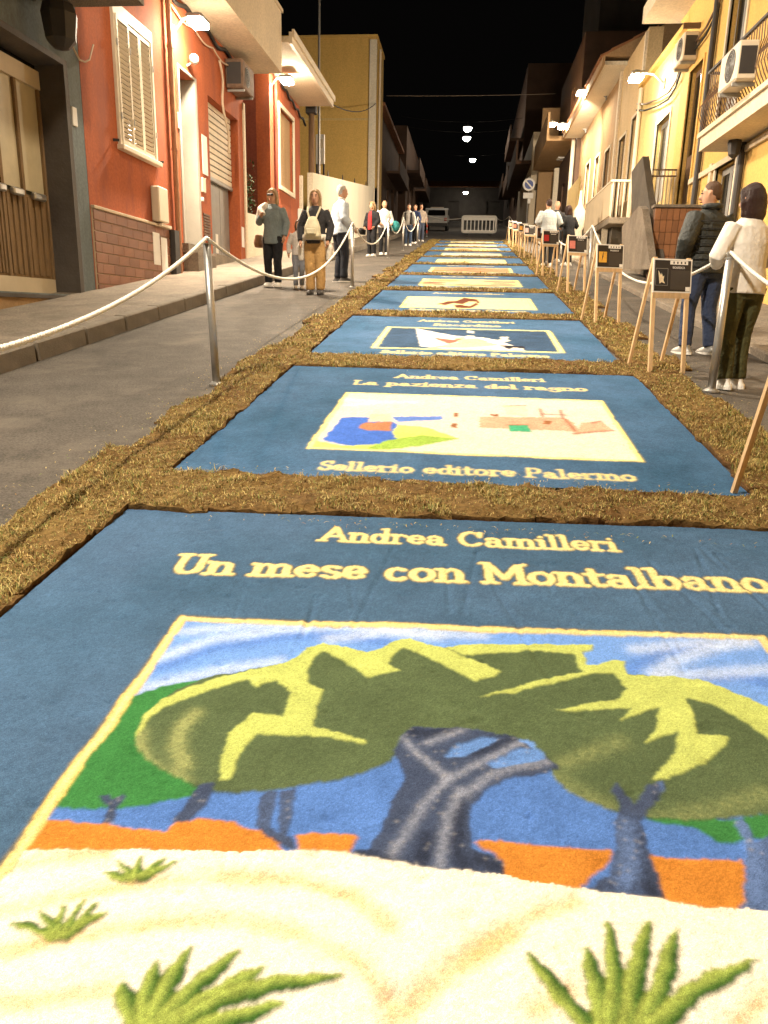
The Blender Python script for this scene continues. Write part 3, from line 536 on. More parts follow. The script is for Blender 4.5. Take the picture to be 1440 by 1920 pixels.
# ---- shapes of the coloured-sand pictures, in metres on the street (x across, y along)
A1 = {'hill': [[(-0.966,1.95),(-0.897,2.015),(-0.75,2.087),(-0.592,2.148),(-0.466,2.054),(-0.461,1.762),(-0.481,1.619),(-0.586,1.597),(-0.697,1.556),(-0.772,1.521),(-0.855,1.507),(-0.977,1.496),(-0.969,1.619),(-0.968,1.802)],[(0.417,1.644),(0.596,1.648),(0.714,1.662),(0.881,1.708),(0.84,1.603),(0.72,1.605),(0.686,1.581),(0.64,1.582),(0.602,1.623),(0.528,1.628)]],'crown': [[(-0.865,1.758),(-0.885,1.836),(-0.879,1.911),(-0.84,2.003),(-0.766,2.082),(-0.643,2.139),(-0.532,2.192),(-0.488,2.277),(-0.441,2.319),(-0.366,2.308),(-0.28,2.283),(-0.23,2.325),(-0.189,2.371),(-0.144,2.386),(-0.087,2.359),(-0.028,2.34),(0.04,2.368),(0.277,2.398),(0.477,2.422),(0.469,2.391),(0.425,2.353),(0.433,2.292),(0.476,2.297),(0.533,2.332),(0.563,2.326),(0.558,2.259),(0.705,2.262),(0.801,2.25),(0.879,2.19),(0.952,2.128),(1.036,2.032),(0.908,1.711),(0.797,1.684),(0.608,1.646),(0.498,1.637),(0.405,1.652),(0.369,1.674),(0.326,1.696),(0.29,1.74),(0.262,1.807),(0.239,1.89),(0.181,1.906),(0.046,1.913),(-0.091,1.901),(-0.129,1.846),(-0.146,1.768),(-0.172,1.744),(-0.244,1.695),(-0.323,1.661),(-0.4,1.629),(-0.492,1.607),(-0.586,1.595),(-0.65,1.618),(-0.737,1.656),(-0.805,1.696)]],'lime': [[(-0.869,1.768),(-0.88,1.825),(-0.885,1.885),(-0.867,1.941),(-0.811,2.015),(-0.73,2.081),(-0.633,2.134),(-0.532,2.192),(-0.488,2.277),(-0.441,2.319),(-0.366,2.308),(-0.28,2.283),(-0.23,2.325),(-0.189,2.371),(-0.144,2.386),(-0.087,2.359),(-0.032,2.343),(0.023,2.307),(0.103,2.263),(0.162,2.222),(0.136,2.19),(0.076,2.156),(0.039,2.186),(-0.082,2.278),(-0.163,2.327),(-0.191,2.291),(-0.206,2.232),(-0.191,2.209),(-0.16,2.189),(-0.212,2.165),(-0.26,2.135),(-0.32,2.193),(-0.371,2.233),(-0.429,2.271),(-0.454,2.226),(-0.458,2.141),(-0.442,2.085),(-0.391,2.055),(-0.39,1.884),(-0.221,1.839),(-0.228,1.825),(-0.335,1.842),(-0.535,1.824),(-0.559,1.75),(-0.56,1.698),(-0.553,1.639),(-0.578,1.636),(-0.6,1.703),(-0.615,1.822),(-0.573,1.923),(-0.486,1.913),(-0.485,2.032),(-0.546,2.089),(-0.597,2.038),(-0.633,2.084),(-0.649,2.071),(-0.707,2.036),(-0.791,1.96),(-0.839,1.913),(-0.862,1.87),(-0.863,1.815)],[(-0.023,2.341),(0.04,2.372),(0.277,2.401),(0.479,2.426),(0.469,2.388),(0.426,2.357),(0.398,2.36),(0.273,2.354),(0.041,2.303)],[(0.411,2.355),(0.444,2.365),(0.442,2.299),(0.478,2.306),(0.534,2.338),(0.568,2.333),(0.559,2.259),(0.563,2.207),(0.541,2.185),(0.521,2.257),(0.434,2.238),(0.41,2.277)],[(0.44,2.259),(0.313,2.205),(0.192,2.137),(0.084,2.08),(0.191,2.117),(0.327,2.178),(0.433,2.235)],[(0.562,2.253),(0.706,2.265),(0.801,2.253),(0.88,2.193),(0.954,2.133),(1.036,2.032),(0.963,1.85),(0.901,1.981),(0.864,2.047),(0.789,2.126),(0.718,2.152),(0.716,2.054),(0.704,1.98),(0.791,1.979),(0.773,1.943),(0.692,1.858),(0.576,1.78),(0.537,1.775),(0.624,1.892),(0.654,1.986),(0.548,1.918),(0.595,1.991),(0.626,2.093),(0.499,2.013),(0.545,2.078),(0.313,2.035),(0.396,2.078),(0.513,2.116),(0.548,2.177),(0.536,2.204)]],'soil': [[(-0.958,1.462),(-0.901,1.462),(-0.807,1.465),(-0.73,1.457),(-0.66,1.462),(-0.632,1.494),(-0.584,1.508),(-0.503,1.506),(-0.431,1.485),(-0.385,1.458),(-0.362,1.432),(-0.475,1.416),(-0.585,1.403),(-0.768,1.382),(-0.974,1.357)],[(-0.347,1.486),(-0.266,1.501),(-0.196,1.499),(-0.209,1.463),(-0.218,1.443),(-0.328,1.43)],[(0.069,1.515),(0.113,1.525),(0.212,1.521),(0.393,1.526),(0.386,1.499),(0.337,1.45),(0.302,1.406),(0.25,1.407),(0.135,1.421),(0.142,1.466),(0.1,1.492)],[(0.48,1.521),(0.575,1.522),(0.685,1.535),(0.686,1.508),(0.652,1.414),(0.629,1.391),(0.564,1.394),(0.482,1.4),(0.478,1.484)]],'trunk': [[(-0.22,1.452),(-0.172,1.467),(-0.148,1.535),(-0.127,1.643),(-0.109,1.706),(-0.124,1.76),(-0.149,1.8),(-0.127,1.88),(-0.099,1.914),(0.046,1.925),(0.189,1.907),(0.264,1.839),(0.3,1.791),(0.237,1.757),(0.152,1.733),(0.096,1.678),(0.069,1.629),(0.063,1.56),(0.069,1.496),(0.142,1.466),(0.141,1.422),(0.063,1.42),(0.004,1.419),(-0.13,1.427)],[(0.423,1.723),(0.442,1.756),(0.457,1.712),(0.474,1.678),(0.52,1.754),(0.561,1.774),(0.564,1.744),(0.504,1.663),(0.479,1.622),(0.48,1.568),(0.48,1.469),(0.485,1.397),(0.408,1.394),(0.317,1.411),(0.373,1.457),(0.404,1.535),(0.412,1.618),(0.439,1.67)],[(0.702,1.652),(0.734,1.668),(0.733,1.59),(0.772,1.614),(0.879,1.64),(0.777,1.383),(0.692,1.386),(0.637,1.39),(0.689,1.508),(0.707,1.587)],[(-0.816,1.464),(-0.823,1.511),(-0.871,1.554),(-0.846,1.559),(-0.827,1.541),(-0.813,1.572),(-0.801,1.557),(-0.805,1.515),(-0.794,1.471)],[(-0.653,1.485),(-0.644,1.545),(-0.63,1.62),(-0.592,1.631),(-0.59,1.565),(-0.608,1.502)],[(-0.465,1.602),(-0.45,1.617),(-0.422,1.617),(-0.419,1.554),(-0.414,1.503),(-0.34,1.444),(-0.356,1.442),(-0.415,1.475),(-0.45,1.499)],[(-0.418,1.617),(-0.377,1.633),(-0.371,1.542),(-0.365,1.484),(-0.336,1.445),(-0.372,1.456),(-0.398,1.505)]],'gap': [[(-0.008,1.8),(0.017,1.846),(0.098,1.896),(0.143,1.897),(0.098,1.851),(0.044,1.806)],[(0.107,1.784),(0.181,1.852),(0.255,1.866),(0.266,1.824),(0.183,1.789),(0.125,1.766)]],'dune': [[(-0.98,1.305),(-0.978,1.363),(-0.772,1.39),(-0.476,1.419),(-0.282,1.448),(-0.219,1.448),(-0.131,1.436),(0.004,1.426),(0.135,1.427),(0.205,1.414),(0.297,1.41),(0.477,1.404),(0.563,1.393),(0.696,1.396),(0.824,1.395),(0.869,0.897),(-1.006,0.683),(-0.991,0.863)]]}
S1 = {'skyW': [[(-0.953,1.995),(-0.86,2.054),(-0.729,2.131),(-0.567,2.188)],[(-0.96,2.171),(-0.822,2.303),(-0.617,2.388),(-0.397,2.444),(-0.053,2.415)],[(-0.932,2.342),(-0.702,2.414),(-0.479,2.464)],[(-0.42,2.353),(-0.242,2.427),(0.095,2.444)],[(0.618,2.413),(0.752,2.459),(0.885,2.493),(1.018,2.52)],[(0.653,2.267),(0.726,2.352),(0.875,2.454),(1.014,2.505)],[(0.672,2.264),(0.848,2.3),(1.029,2.346)]],'skyD': [[(-0.945,1.968),(-0.836,2.037),(-0.705,2.11)],[(-0.938,2.118),(-0.803,2.248),(-0.57,2.351),(-0.35,2.385),(-0.233,2.352)],[(0.577,2.291),(0.703,2.4),(0.862,2.473)],[(0.767,2.246),(0.912,2.293),(0.998,2.26)]],'trunkH': [[(-0.122,1.858),(-0.076,1.798),(-0.03,1.755),(-0.005,1.73)],[(-0.057,1.85),(-0.007,1.888),(0.043,1.917)],[(-0.0,1.711),(0.062,1.766),(0.126,1.816),(0.202,1.881)],[(0.049,1.667),(0.111,1.736),(0.175,1.776),(0.265,1.807)],[(0.006,1.716),(-0.045,1.634),(-0.073,1.56),(-0.114,1.456)],[(0.038,1.681),(0.008,1.578),(-0.001,1.487),(-0.004,1.439)],[(0.441,1.604),(0.429,1.508),(0.404,1.432)],[(-0.391,1.593),(-0.389,1.514)],[(-0.44,1.596),(-0.431,1.518)],[(0.712,1.636),(0.711,1.541),(0.682,1.437)]],'trunkD': [[(-0.106,1.895),(-0.06,1.889),(0.015,1.914)],[(0.083,1.828),(0.181,1.895),(0.249,1.826)],[(-0.038,1.515),(-0.045,1.437)],[(0.036,1.625),(0.032,1.491),(0.051,1.433)],[(0.088,1.46),(0.135,1.446)],[(0.467,1.607),(0.454,1.481),(0.456,1.411)],[(-0.062,1.42),(-0.182,1.448)],[(0.38,1.429),(0.468,1.412)]],'limeS': [[(-0.871,1.791),(-0.829,1.707),(-0.765,1.653),(-0.681,1.624)],[(-0.742,1.895),(-0.757,1.828),(-0.741,1.75),(-0.695,1.682)],[(0.516,1.63),(0.656,1.681),(0.808,1.754)],[(0.284,1.749),(0.358,1.691),(0.395,1.668)],[(0.319,1.813),(0.413,1.878),(0.478,1.919)]],'tan': [[(-0.919,1.207),(-0.796,1.264),(-0.647,1.308),(-0.503,1.346),(-0.313,1.362),(-0.189,1.335),(-0.101,1.274)],[(-0.863,1.117),(-0.774,1.159),(-0.574,1.219),(-0.446,1.246),(-0.285,1.234),(-0.144,1.181),(-0.079,1.109)],[(-0.804,1.023),(-0.719,1.04),(-0.611,1.075)],[(-0.076,1.08),(-0.017,1.163),(0.086,1.254),(0.198,1.331),(0.287,1.373)],[(-0.052,1.083),(0.034,1.185),(0.151,1.279)],[(0.549,1.138),(0.632,1.215)],[(0.184,1.13),(0.257,1.174)],[(-0.984,1.311),(-0.904,1.347),(-0.766,1.379)]],'blade': [[(-0.676,1.319),(-0.711,1.321),(-0.75,1.332)],[(-0.674,1.319),(-0.697,1.338),(-0.731,1.359)],[(-0.667,1.32),(-0.679,1.347),(-0.685,1.379)],[(-0.662,1.321),(-0.646,1.351),(-0.623,1.386)],[(-0.655,1.322),(-0.626,1.346),(-0.591,1.375)],[(-0.772,1.165),(-0.832,1.18),(-0.883,1.183)],[(-0.769,1.166),(-0.805,1.198),(-0.847,1.226)],[(-0.765,1.166),(-0.784,1.207),(-0.798,1.247)],[(-0.758,1.167),(-0.759,1.216),(-0.75,1.26)],[(-0.754,1.167),(-0.737,1.208),(-0.722,1.249)],[(-0.75,1.168),(-0.725,1.207),(-0.69,1.232)]],'bladeB': [[(-0.527,1.009),(-0.569,1.052),(-0.603,1.092)],[(-0.518,1.01),(-0.54,1.081),(-0.544,1.14)],[(-0.51,1.011),(-0.505,1.096),(-0.49,1.175)],[(-0.499,1.012),(-0.453,1.102),(-0.389,1.177)],[(-0.486,1.013),(-0.407,1.091),(-0.33,1.15)],[(-0.467,1.016),(-0.394,1.083),(-0.301,1.121),(-0.179,1.148)],[(-0.422,1.016),(-0.354,1.053),(-0.277,1.085)],[(0.294,1.09),(0.236,1.161),(0.179,1.241)],[(0.309,1.091),(0.306,1.179),(0.293,1.268)],[(0.318,1.093),(0.344,1.205),(0.349,1.335)],[(0.347,1.096),(0.385,1.221),(0.438,1.346)],[(0.371,1.099),(0.432,1.205),(0.49,1.33)],[(0.385,1.1),(0.491,1.201),(0.636,1.283)]]}
A2 = {'sea': [[(-0.875,5.087),(-0.869,5.274),(-0.779,5.316),(-0.642,5.306),(-0.524,5.278),(-0.454,5.146),(-0.47,4.944),(-0.42,4.788),(-0.56,4.651),(-0.723,4.605),(-0.895,4.699)]],'seastrip': [[(-0.512,5.354),(-0.15,5.42),(-0.154,5.33),(-0.46,5.215)]],'meadow': [[(-0.928,4.521),(-0.946,4.692),(-0.757,4.601),(-0.56,4.651),(-0.42,4.788),(-0.47,4.944),(-0.454,5.146),(-0.248,5.106),(-0.024,4.855),(-0.224,4.697),(-0.447,4.553),(-0.706,4.496)]],'meadowd': [[(-0.486,4.755),(-0.271,4.907),(-0.024,4.855),(-0.224,4.697),(-0.447,4.553),(-0.611,4.531)]],'rock': [[(-0.712,5.042),(-0.698,5.154),(-0.498,5.21),(-0.485,4.98),(-0.635,4.96)]],'rockt': [[(-0.665,5.187),(-0.674,5.406),(-0.539,5.425),(-0.498,5.21)]],'house': [[(0.107,5.367),(0.119,5.443),(0.732,5.499),(0.778,5.318),(0.778,5.116),(0.692,5.144),(0.117,5.144)],[(0.734,5.046),(0.828,5.367),(0.969,5.444),(1.025,5.19),(0.869,5.142)]],'door': [[(0.313,5.239),(0.45,5.258),(0.463,5.086),(0.313,5.078)]],'roof': [[(0.304,5.785),(0.464,5.775),(0.465,5.491),(0.314,5.546)]],'spot': [[(-0.068,5.523),(-0.036,5.527),(-0.034,5.421),(-0.069,5.416)],[(-0.083,5.24),(-0.038,5.232),(-0.036,5.122),(-0.083,5.116)],[(0.197,5.53),(0.256,5.538),(0.254,5.462),(0.196,5.468)],[(0.571,5.388),(0.626,5.382),(0.61,5.295),(0.556,5.301)]]}
S2 = {'line': [[(0.569,5.741),(0.573,5.507)],[(0.58,5.584),(0.741,5.576)],[(0.719,5.729),(0.711,5.481)],[(0.727,5.454),(0.757,5.153)],[(0.304,5.785),(0.467,5.825)],[(0.313,5.239),(0.45,5.258)],[(0.903,5.378),(0.969,5.444)],[(0.739,5.085),(0.869,5.142),(1.02,5.202)]],'cloud': [[(-0.92,5.834),(-0.701,5.777),(-0.373,5.824)],[(-0.872,5.667),(-0.695,5.727)]]}
A3 = {'sail': [[(-0.652,9.709),(-0.437,9.475),(-0.136,9.187),(0.148,9.112),(0.331,8.947),(0.498,8.606),(0.62,8.22),(0.256,8.294),(-0.144,8.231),(-0.509,8.376),(-0.556,8.804)]],'skin': [[(-0.163,8.983),(0.022,9.213),(0.177,8.922),(0.35,8.582),(0.027,8.358),(-0.433,8.286),(-0.095,8.691)]],'red': [[(-0.414,9.021),(-0.16,8.868),(-0.039,9.003),(-0.154,8.645),(0.024,8.897),(-0.211,8.564)]],'shadow': [[(0.35,8.582),(0.641,8.558),(0.591,8.216),(0.481,8.263)]],'white': [[(-0.022,9.206),(0.086,9.223),(0.098,8.986),(-0.026,9.005)],[(-0.006,9.634),(0.073,9.603),(0.073,9.43),(-0.012,9.459)],[(0.388,9.191),(0.476,9.206),(0.469,9.046),(0.384,9.071)],[(0.205,8.739),(0.426,9.039),(0.501,8.936),(0.354,8.726)],[(0.489,8.431),(0.603,8.415),(0.62,8.22),(0.423,8.222)],[(0.148,9.112),(0.259,9.051),(0.208,8.927)]]}
A4 = {'fig': [[(-0.504,12.406),(-0.364,12.81),(-0.217,12.915),(-0.091,13.429),(0.136,13.221),(0.176,12.679),(0.047,12.433),(0.134,12.824),(0.003,12.877),(-0.097,12.48),(-0.254,12.6),(-0.372,12.285)],[(-0.246,12.308),(-0.147,12.398),(0.006,12.211),(0.107,12.591),(0.157,12.453),(0.024,11.939),(-0.197,11.967)]]}
# ================================================================== coloured-sand carpets
_LAT = rng.random((256, 256))
def noise2(x, y, s, seed=0):
    x = np.asarray(x)*s + seed*17.3; y = np.asarray(y)*s + seed*31.7
    i = np.floor(x).astype(int); j = np.floor(y).astype(int); fx = x-i; fy = y-j
    fx = fx*fx*(3-2*fx); fy = fy*fy*(3-2*fy); a = lambda p, q: _LAT[p % 256, q % 256]
    return (a(i, j)*(1-fx)+a(i+1, j)*fx)*(1-fy) + (a(i, j+1)*(1-fx)+a(i+1, j+1)*fx)*fy
def fbm(x, y, s, seed=0, o=4):
    return sum(noise2(x, y, s*2**k, seed+k)*.5**(k+1) for k in range(o)) / (1-.5**o)
def inside(X, Y, poly):
    P = np.array(poly); r = np.zeros(X.shape, bool)
    m = (X >= P[:, 0].min()) & (X <= P[:, 0].max()) & (Y >= P[:, 1].min()) & (Y <= P[:, 1].max())
    if not m.any(): return r
    x, y = X[m], Y[m]; c = np.zeros(x.shape, bool); n = len(P)
    for i in range(n):
        x0, y0 = P[i]; x1, y1 = P[(i+1) % n]
        if y0 == y1: continue
        c ^= ((y0 > y) != (y1 > y)) & (x < (x1-x0)*(y-y0)/(y1-y0)+x0)
    r[m] = c; return r
def sdist(X, Y, line, taper=False):
    D = np.full(X.shape, 9.0); T = np.zeros(X.shape); SD = np.zeros(X.shape); P = np.array(line); n = len(P)-1
    for i in range(n):
        a, b = P[i], P[i+1]; d = b-a; L2 = (d*d).sum()+1e-12
        t = np.clip(((X-a[0])*d[0]+(Y-a[1])*d[1])/L2, 0, 1); ex = X-a[0]-t*d[0]; ey = Y-a[1]-t*d[1]
        q = np.hypot(ex, ey); k = q < D; D[k] = q[k]; T[k] = ((i+t)/n)[k]; SD[k] = ((d[0]*ey-d[1]*ex)/math.sqrt(L2))[k]
    return D, T, SD
# ---- hand-cut roman lettering drawn as pen strokes
def arc(cx, cy, rx, ry, a0, a1, n=12): return [(cx+rx*math.cos(R(a)), cy+ry*math.sin(R(a))) for a in np.linspace(a0, a1, n)]
def sf(*xs, y=0): return [[(a, y), (b, y)] for a, b in xs]
GL = {' ': (.42, []),
 'A': (1.0, [[(.08, 0), (.46, 1), (.88, 0)], [(.24, .36), (.72, .36)]] + sf((-.04, .2), (.74, 1.0))),
 'C': (.94, [arc(.48, .5, .38, .48, 48, 318), [(.78, .68), (.78, .96)]]),
 'U': (.92, [[(.2, 1), (.2, .36)] + arc(.46, .34, .26, .32, 180, 360) + [(.72, 1)]] + sf((.05, .35), (.58, .86), y=1)),
 'M': (1.14, [[(.16, 0), (.16, 1), (.56, .22), (.96, 1), (.96, 0)]] + sf((.02, .3), (.82, 1.1)) + sf((.02, .16), (.96, 1.1), y=1)),
 'L': (.78, [[(.18, 1), (.18, 0), (.68, 0), (.70, .22)]] + sf((.04, .34), y=1)),
 'S': (.70, [arc(.36, .74, .22, .24, 30, 250) + arc(.36, .26, .24, .26, 80, -150), [(.58, .76), (.58, .96)], [(.1, .04), (.1, .24)]]),
 'P': (.80, [[(.18, 0), (.18, 1)], [(.18, 1)] + arc(.4, .75, .28, .25, 90, -90) + [(.18, .5)]] + sf((.04, .34))),
 'R': (.90, [[(.18, 0), (.18, 1)], [(.18, 1)] + arc(.4, .75, .28, .25, 90, -90) + [(.18, .5)], [(.42, .5), (.78, 0), (.88, 0)]] + sf((.04, .34))),
 'I': (.44, [[(.22, 0), (.22, 1)]] + sf((.08, .36)) + sf((.08, .36), y=1)), 'T': (.8, [[(.4, 0), (.4, 1)], [(.08, 1), (.72, 1)]] + sf((.26, .54))),
 'N': (.96, [[(.18, 0), (.18, 1), (.78, 0), (.78, 1)]] + sf((.04, .32))), 'G': (.96, [arc(.48, .5, .38, .48, 48, 340), [(.6, .42), (.86, .42)], [(.82, .42), (.82, .1)]]),
 'n': (.76, [[(.16, 0), (.16, .6)], [(.16, .42)] + arc(.38, .4, .2, .2, 170, 0) + [(.58, 0)]] + sf((.03, .29), (.46, .72)) + sf((.03, .16), y=.6)),
 'm': (1.12, [[(.16, 0), (.16, .6)], [(.16, .42)] + arc(.35, .4, .18, .2, 170, 0) + [(.53, 0)], [(.53, .42)] + arc(.73, .4, .19, .2, 170, 0) + [(.92, 0)]] + sf((.03, .29), (.42, .66), (.81, 1.06)) + sf((.03, .16), y=.6)),
 'd': (.76, [arc(.32, .3, .22, .29, 0, 360, 18), [(.57, 1), (.57, 0)]] + sf((.44, .57), y=1) + sf((.57, .7))),
 'b': (.76, [arc(.4, .3, .23, .29, 0, 360, 18), [(.16, 1), (.16, 0)]] + sf((.03, .16), y=1)),
 'p': (.76, [arc(.4, .3, .23, .29, 0, 360, 18), [(.16, .6), (.16, -.34)]] + sf((.03, .16), y=.6) + sf((.03, .3), y=-.34)),
 'g': (.74, [arc(.34, .36, .21, .22, 0, 360, 18), [(.55, .55), (.58, -.1)] + arc(.34, -.12, .24, .2, 0, -170), [(.55, .56), (.68, .6)]]),
 'r': (.58, [[(.16, 0), (.16, .6)], [(.16, .4)] + arc(.36, .42, .18, .17, 150, 35)] + sf((.03, .31)) + sf((.03, .16), y=.6)),
 'e': (.66, [[(.1, .32), (.55, .32)] + arc(.32, .31, .23, .28, 5, 320, 16)]),
 'c': (.62, [arc(.32, .3, .23, .29, 50, 315)]), 'o': (.70, [arc(.34, .3, .25, .29, 0, 360, 20)]),
 'a': (.72, [arc(.3, .42, .19, .17, 160, 0) + [(.5, 0), (.64, 0)], arc(.29, .17, .19, .16, 0, 360, 16)]),
 'i': (.40, [[(.18, 0), (.18, .6)], [(.18, .82), (.19, .84)]] + sf((.04, .34)) + sf((.04, .18), y=.6)),
 'l': (.40, [[(.18, 0), (.18, 1)]] + sf((.04, .34)) + sf((.04, .18), y=1)),
 't': (.50, [[(.2, .86), (.2, .14)] + arc(.32, .14, .12, .12, 180, 320), [(.05, .6), (.42, .6)]]),
 's': (.58, [arc(.28, .45, .18, .13, 30, 250) + arc(.29, .15, .19, .14, 90, -150)]),
 'z': (.62, [[(.1, .58), (.52, .58), (.08, .02), (.54, .02)]])}
def text_len(t): return sum(GL[c][0] for c in t)
def text_dist(X, Y, t, x0, x1, y0, y1, cap, wide=1.45):
    """distance to the pen path of a line of lettering, 1.0 = the edge of a full pen stroke"""
    L = text_len(t); sx = math.hypot(x1-x0, y1-y0)/L; ca, sa = (x1-x0)/math.hypot(x1-x0, y1-y0), (y1-y0)/math.hypot(x1-x0, y1-y0)
    U = ((X-x0)*ca+(Y-y0)*sa)/sx; V = (-(X-x0)*sa+(Y-y0)*ca)/cap
    ID = np.zeros(X.shape, int); D = np.full(X.shape, 9.0); m = (U > -.2) & (U < L+.2) & (V > -.5) & (V < 1.2); u, v = U[m], V[m]; d = np.full(u.shape, 9.0); pen = 0; ids = np.zeros(u.shape, int)
    for ci, c in enumerate(t):
        a, st = GL[c]; k = (u > pen-.15) & (u < pen+a+.15)
        if st and k.any():
            uu, vv = u[k]-pen, v[k]; dd = d[k]
            for s in st: dd = np.minimum(dd, sdist(uu/wide, vv, [(p/wide, q) for p, q in s])[0])
            kk = np.where(k)[0]; ids[kk[dd < d[k]]] = ci; d[k] = dd
        pen += a
    D[m] = d; ID[m] = ids; return D/.074, ID
def grid_parts(root, X, Y, H, C, reg, names, base):
    """one mesh per region of the sand surface, sharing the same fine grid"""
    ny, nx = X.shape; Z = SL*Y + H
    E = np.pad(C, ((1, 1), (1, 1), (0, 0)), 'edge'); C = C*.3+(E[:-2, 1:-1]+E[2:, 1:-1]+E[1:-1, :-2]+E[1:-1, 2:])*.175
    E = np.pad(C, ((1, 1), (1, 1), (0, 0)), 'edge'); C = C*.6+(E[:-2, 1:-1]+E[2:, 1:-1]+E[1:-1, :-2]+E[1:-1, 2:])*.1
    C = C*(.84+.32*rng.random(C.shape[:2]))[..., None]*(.90+.2*fbm(X, Y, 28, 91, 3))[..., None]
    co = np.stack([X-base[0], Y-base[1], Z-base[2]], -1).reshape(-1, 3); cc = np.concatenate([C, np.ones(C.shape[:2]+(1,))], -1).reshape(-1, 4)
    idx = np.arange(nx*ny).reshape(ny, nx)
    q = np.stack([idx[:-1, :-1], idx[:-1, 1:], idx[1:, 1:], idx[1:, :-1]], -1).reshape(-1, 4); fr = reg[:-1, :-1].reshape(-1)
    for rid in np.unique(fr).tolist():
        f = q[fr == rid]; nm = 'letter' if rid >= 2000 else names[rid % 100]
        if len(f) < 3: continue
        u, inv = np.unique(f, return_inverse=True); inv = inv.reshape(-1).astype(np.int32)
        me = bpy.data.meshes.new(nm); me.vertices.add(len(u)); me.vertices.foreach_set('co', co[u].astype(np.float32).ravel())
        me.loops.add(len(inv)); me.loops.foreach_set('vertex_index', inv); me.polygons.add(len(f))
        me.polygons.foreach_set('loop_start', np.arange(0, len(inv), 4, dtype=np.int32)); me.polygons.foreach_set('loop_total', np.full(len(f), 4, np.int32))
        me.polygons.foreach_set('use_smooth', np.ones(len(f), bool)); me.update(calc_edges=True)
        at = me.color_attributes.new('Col', 'FLOAT_COLOR', 'POINT'); at.data.foreach_set('color', cc[u].astype(np.float32).ravel())
        me.materials.append(MATS['sand']); o_ = link(nm, me, root)
        if nm in ('lettering', 'figure', 'painted_detail'): o_['kind'] = 'stuff'
mat('sand', (1, 1, 1), .95, .16, 260, .22, 420, spec=.08, attr='Col', speck=(620, .35))
def lay(C, m, c, a=1.0): C[m] = C[m]*(1-a) + np.array(c)*a
def stip(m, X): return m & (rng.random(X.shape) < 1)
def soft(C, reg, w, c, a): # soft, grainy stroke: w in 0..1
    g = np.clip(w + (rng.random(w.shape)-.5)*.7*np.minimum(1, w*4), 0, 1)*a; C[:] = C*(1-g[..., None]) + np.array(c)*g[..., None]
Y_LET = (.72, .60, .26)
BLUE = (.050, .112, .205)
def carpet_grid(x0, x1, y0, ytop, dx, ys):
    xs = np.arange(x0, x1+dx, dx); ys = np.asarray(ys); t = (ys-ys[0])/(ys[-1]-ys[0])
    X, T = np.meshgrid(xs, t); Yt = ytop(X)*np.ones_like(X)
    Y = y0 + np.interp(T, t, (ys-ys[0])/(ys[-1]-ys[0]))*(Yt-y0)
    return X, Y
def base_field(X, Y, seed, rel):
    m = fbm(X, Y, 1.6, seed); g = noise2(X, Y, 90, seed)
    C = np.array(BLUE)*(0.62+.56*m+.36*(fbm(X, Y, 7, seed+30)-.3)+.14*(g-.5))[..., None]
    C[..., 0] += .02*(m-.5)
    H = .014 + rel*(.006*(fbm(X, Y, 9, seed+3)-.5) + .0025*(noise2(X, Y, 70, seed+9)-.5))
    return C, H
def write(C, H, reg, X, Y, t, x0, x1, y0, y1, cap, rid, fuzz=.18, outline=True):
    d, ID = text_dist(X, Y, t, x0, x1, y0, y1, cap); d = d + (noise2(X, Y, 70, 5)-.5)*2*fuzz
    if outline: lay(C, (d < 1.42) & (d >= 1), (.12, .085, .03), .8)
    k = d < 1; lay(C, k, Y_LET); C[k] *= (.9+.2*rng.random(k.sum()))[:, None]
    H[k] += .0015; reg[k] = rid if rid == 1 else rid+ID[k]
def border(C, H, reg, X, Y, x0, x1, y0, y1, wd, rid, wob=.012, c=(.62, .45, .13), shear=None):
    wx = (noise2(X, Y, 7, 2)-.5)*wob; wy = (noise2(X, Y, 6, 4)-.5)*wob
    xx, yy = X+wx, Y+wy
    if shear: yy = yy - shear(X)
    d = np.maximum(np.maximum(x0-xx, xx-x1), np.maximum(y0-yy, yy-y1))
    k = np.abs(d) < wd*(.8+.5*noise2(X, Y, 12, 8)); o = (np.abs(d) < wd*1.5) & ~k & (d > 0)
    lay(C, o, (.16, .12, .05), .65); e = (np.abs(d)/wd)[k]
    C[k] = np.array(c)[None]*(.85+.3*rng.random(k.sum()))[:, None]; C[k] += np.array((.06, .14, .16))[None]*(1-np.clip(e, 0, 1))[:, None]
    H[k] += .002; reg[k] = rid
    return d < 0
CX0, CX1, CL, CP, CY0 = -1.63, 1.53, 3.08, 3.69, .33
CLAB = ['nearest sand carpet with green trees over pale dunes', 'sand carpet with a seaside house and blue bay', 'sand carpet with a white sail shape on navy',
 'sand carpet with cream panel and dark leaping figure', 'sand carpet with tan and pink panel, fifth from the viewer', 'sand carpet with salmon red panel', 'sand carpet with pale yellow and green panel',
 'sand carpet with whitish grey panel', 'sand carpet with orange brown panel', 'sand carpet with thin peach panel, second from the far end', 'farthest sand carpet with cream panel below the barrier']
def carpet_root(k):
    y = CY0+CP*k+CL/2; return thing('sand_carpet', CLAB[k], 'sand carpet', (0, y, sz(y)), 0, 'sand carpets down the middle of the street', world=True)
# ---- nearest carpet
root = carpet_root(0); sh = lambda x: (x+.97)*.0605
ys = np.concatenate([np.arange(.33, .95, .011), np.arange(.95, 2.4, .0042), np.arange(2.4, 3.44, .0062)])
X, Y = carpet_grid(CX0, CX1+.05, .33, lambda x: 3.41+(x+1.64)*.042, .0049, ys)
C, H = base_field(X, Y, 1, 1.0); C = C*.8+np.array((.014, .018, .022)); reg = np.zeros(X.shape, int)
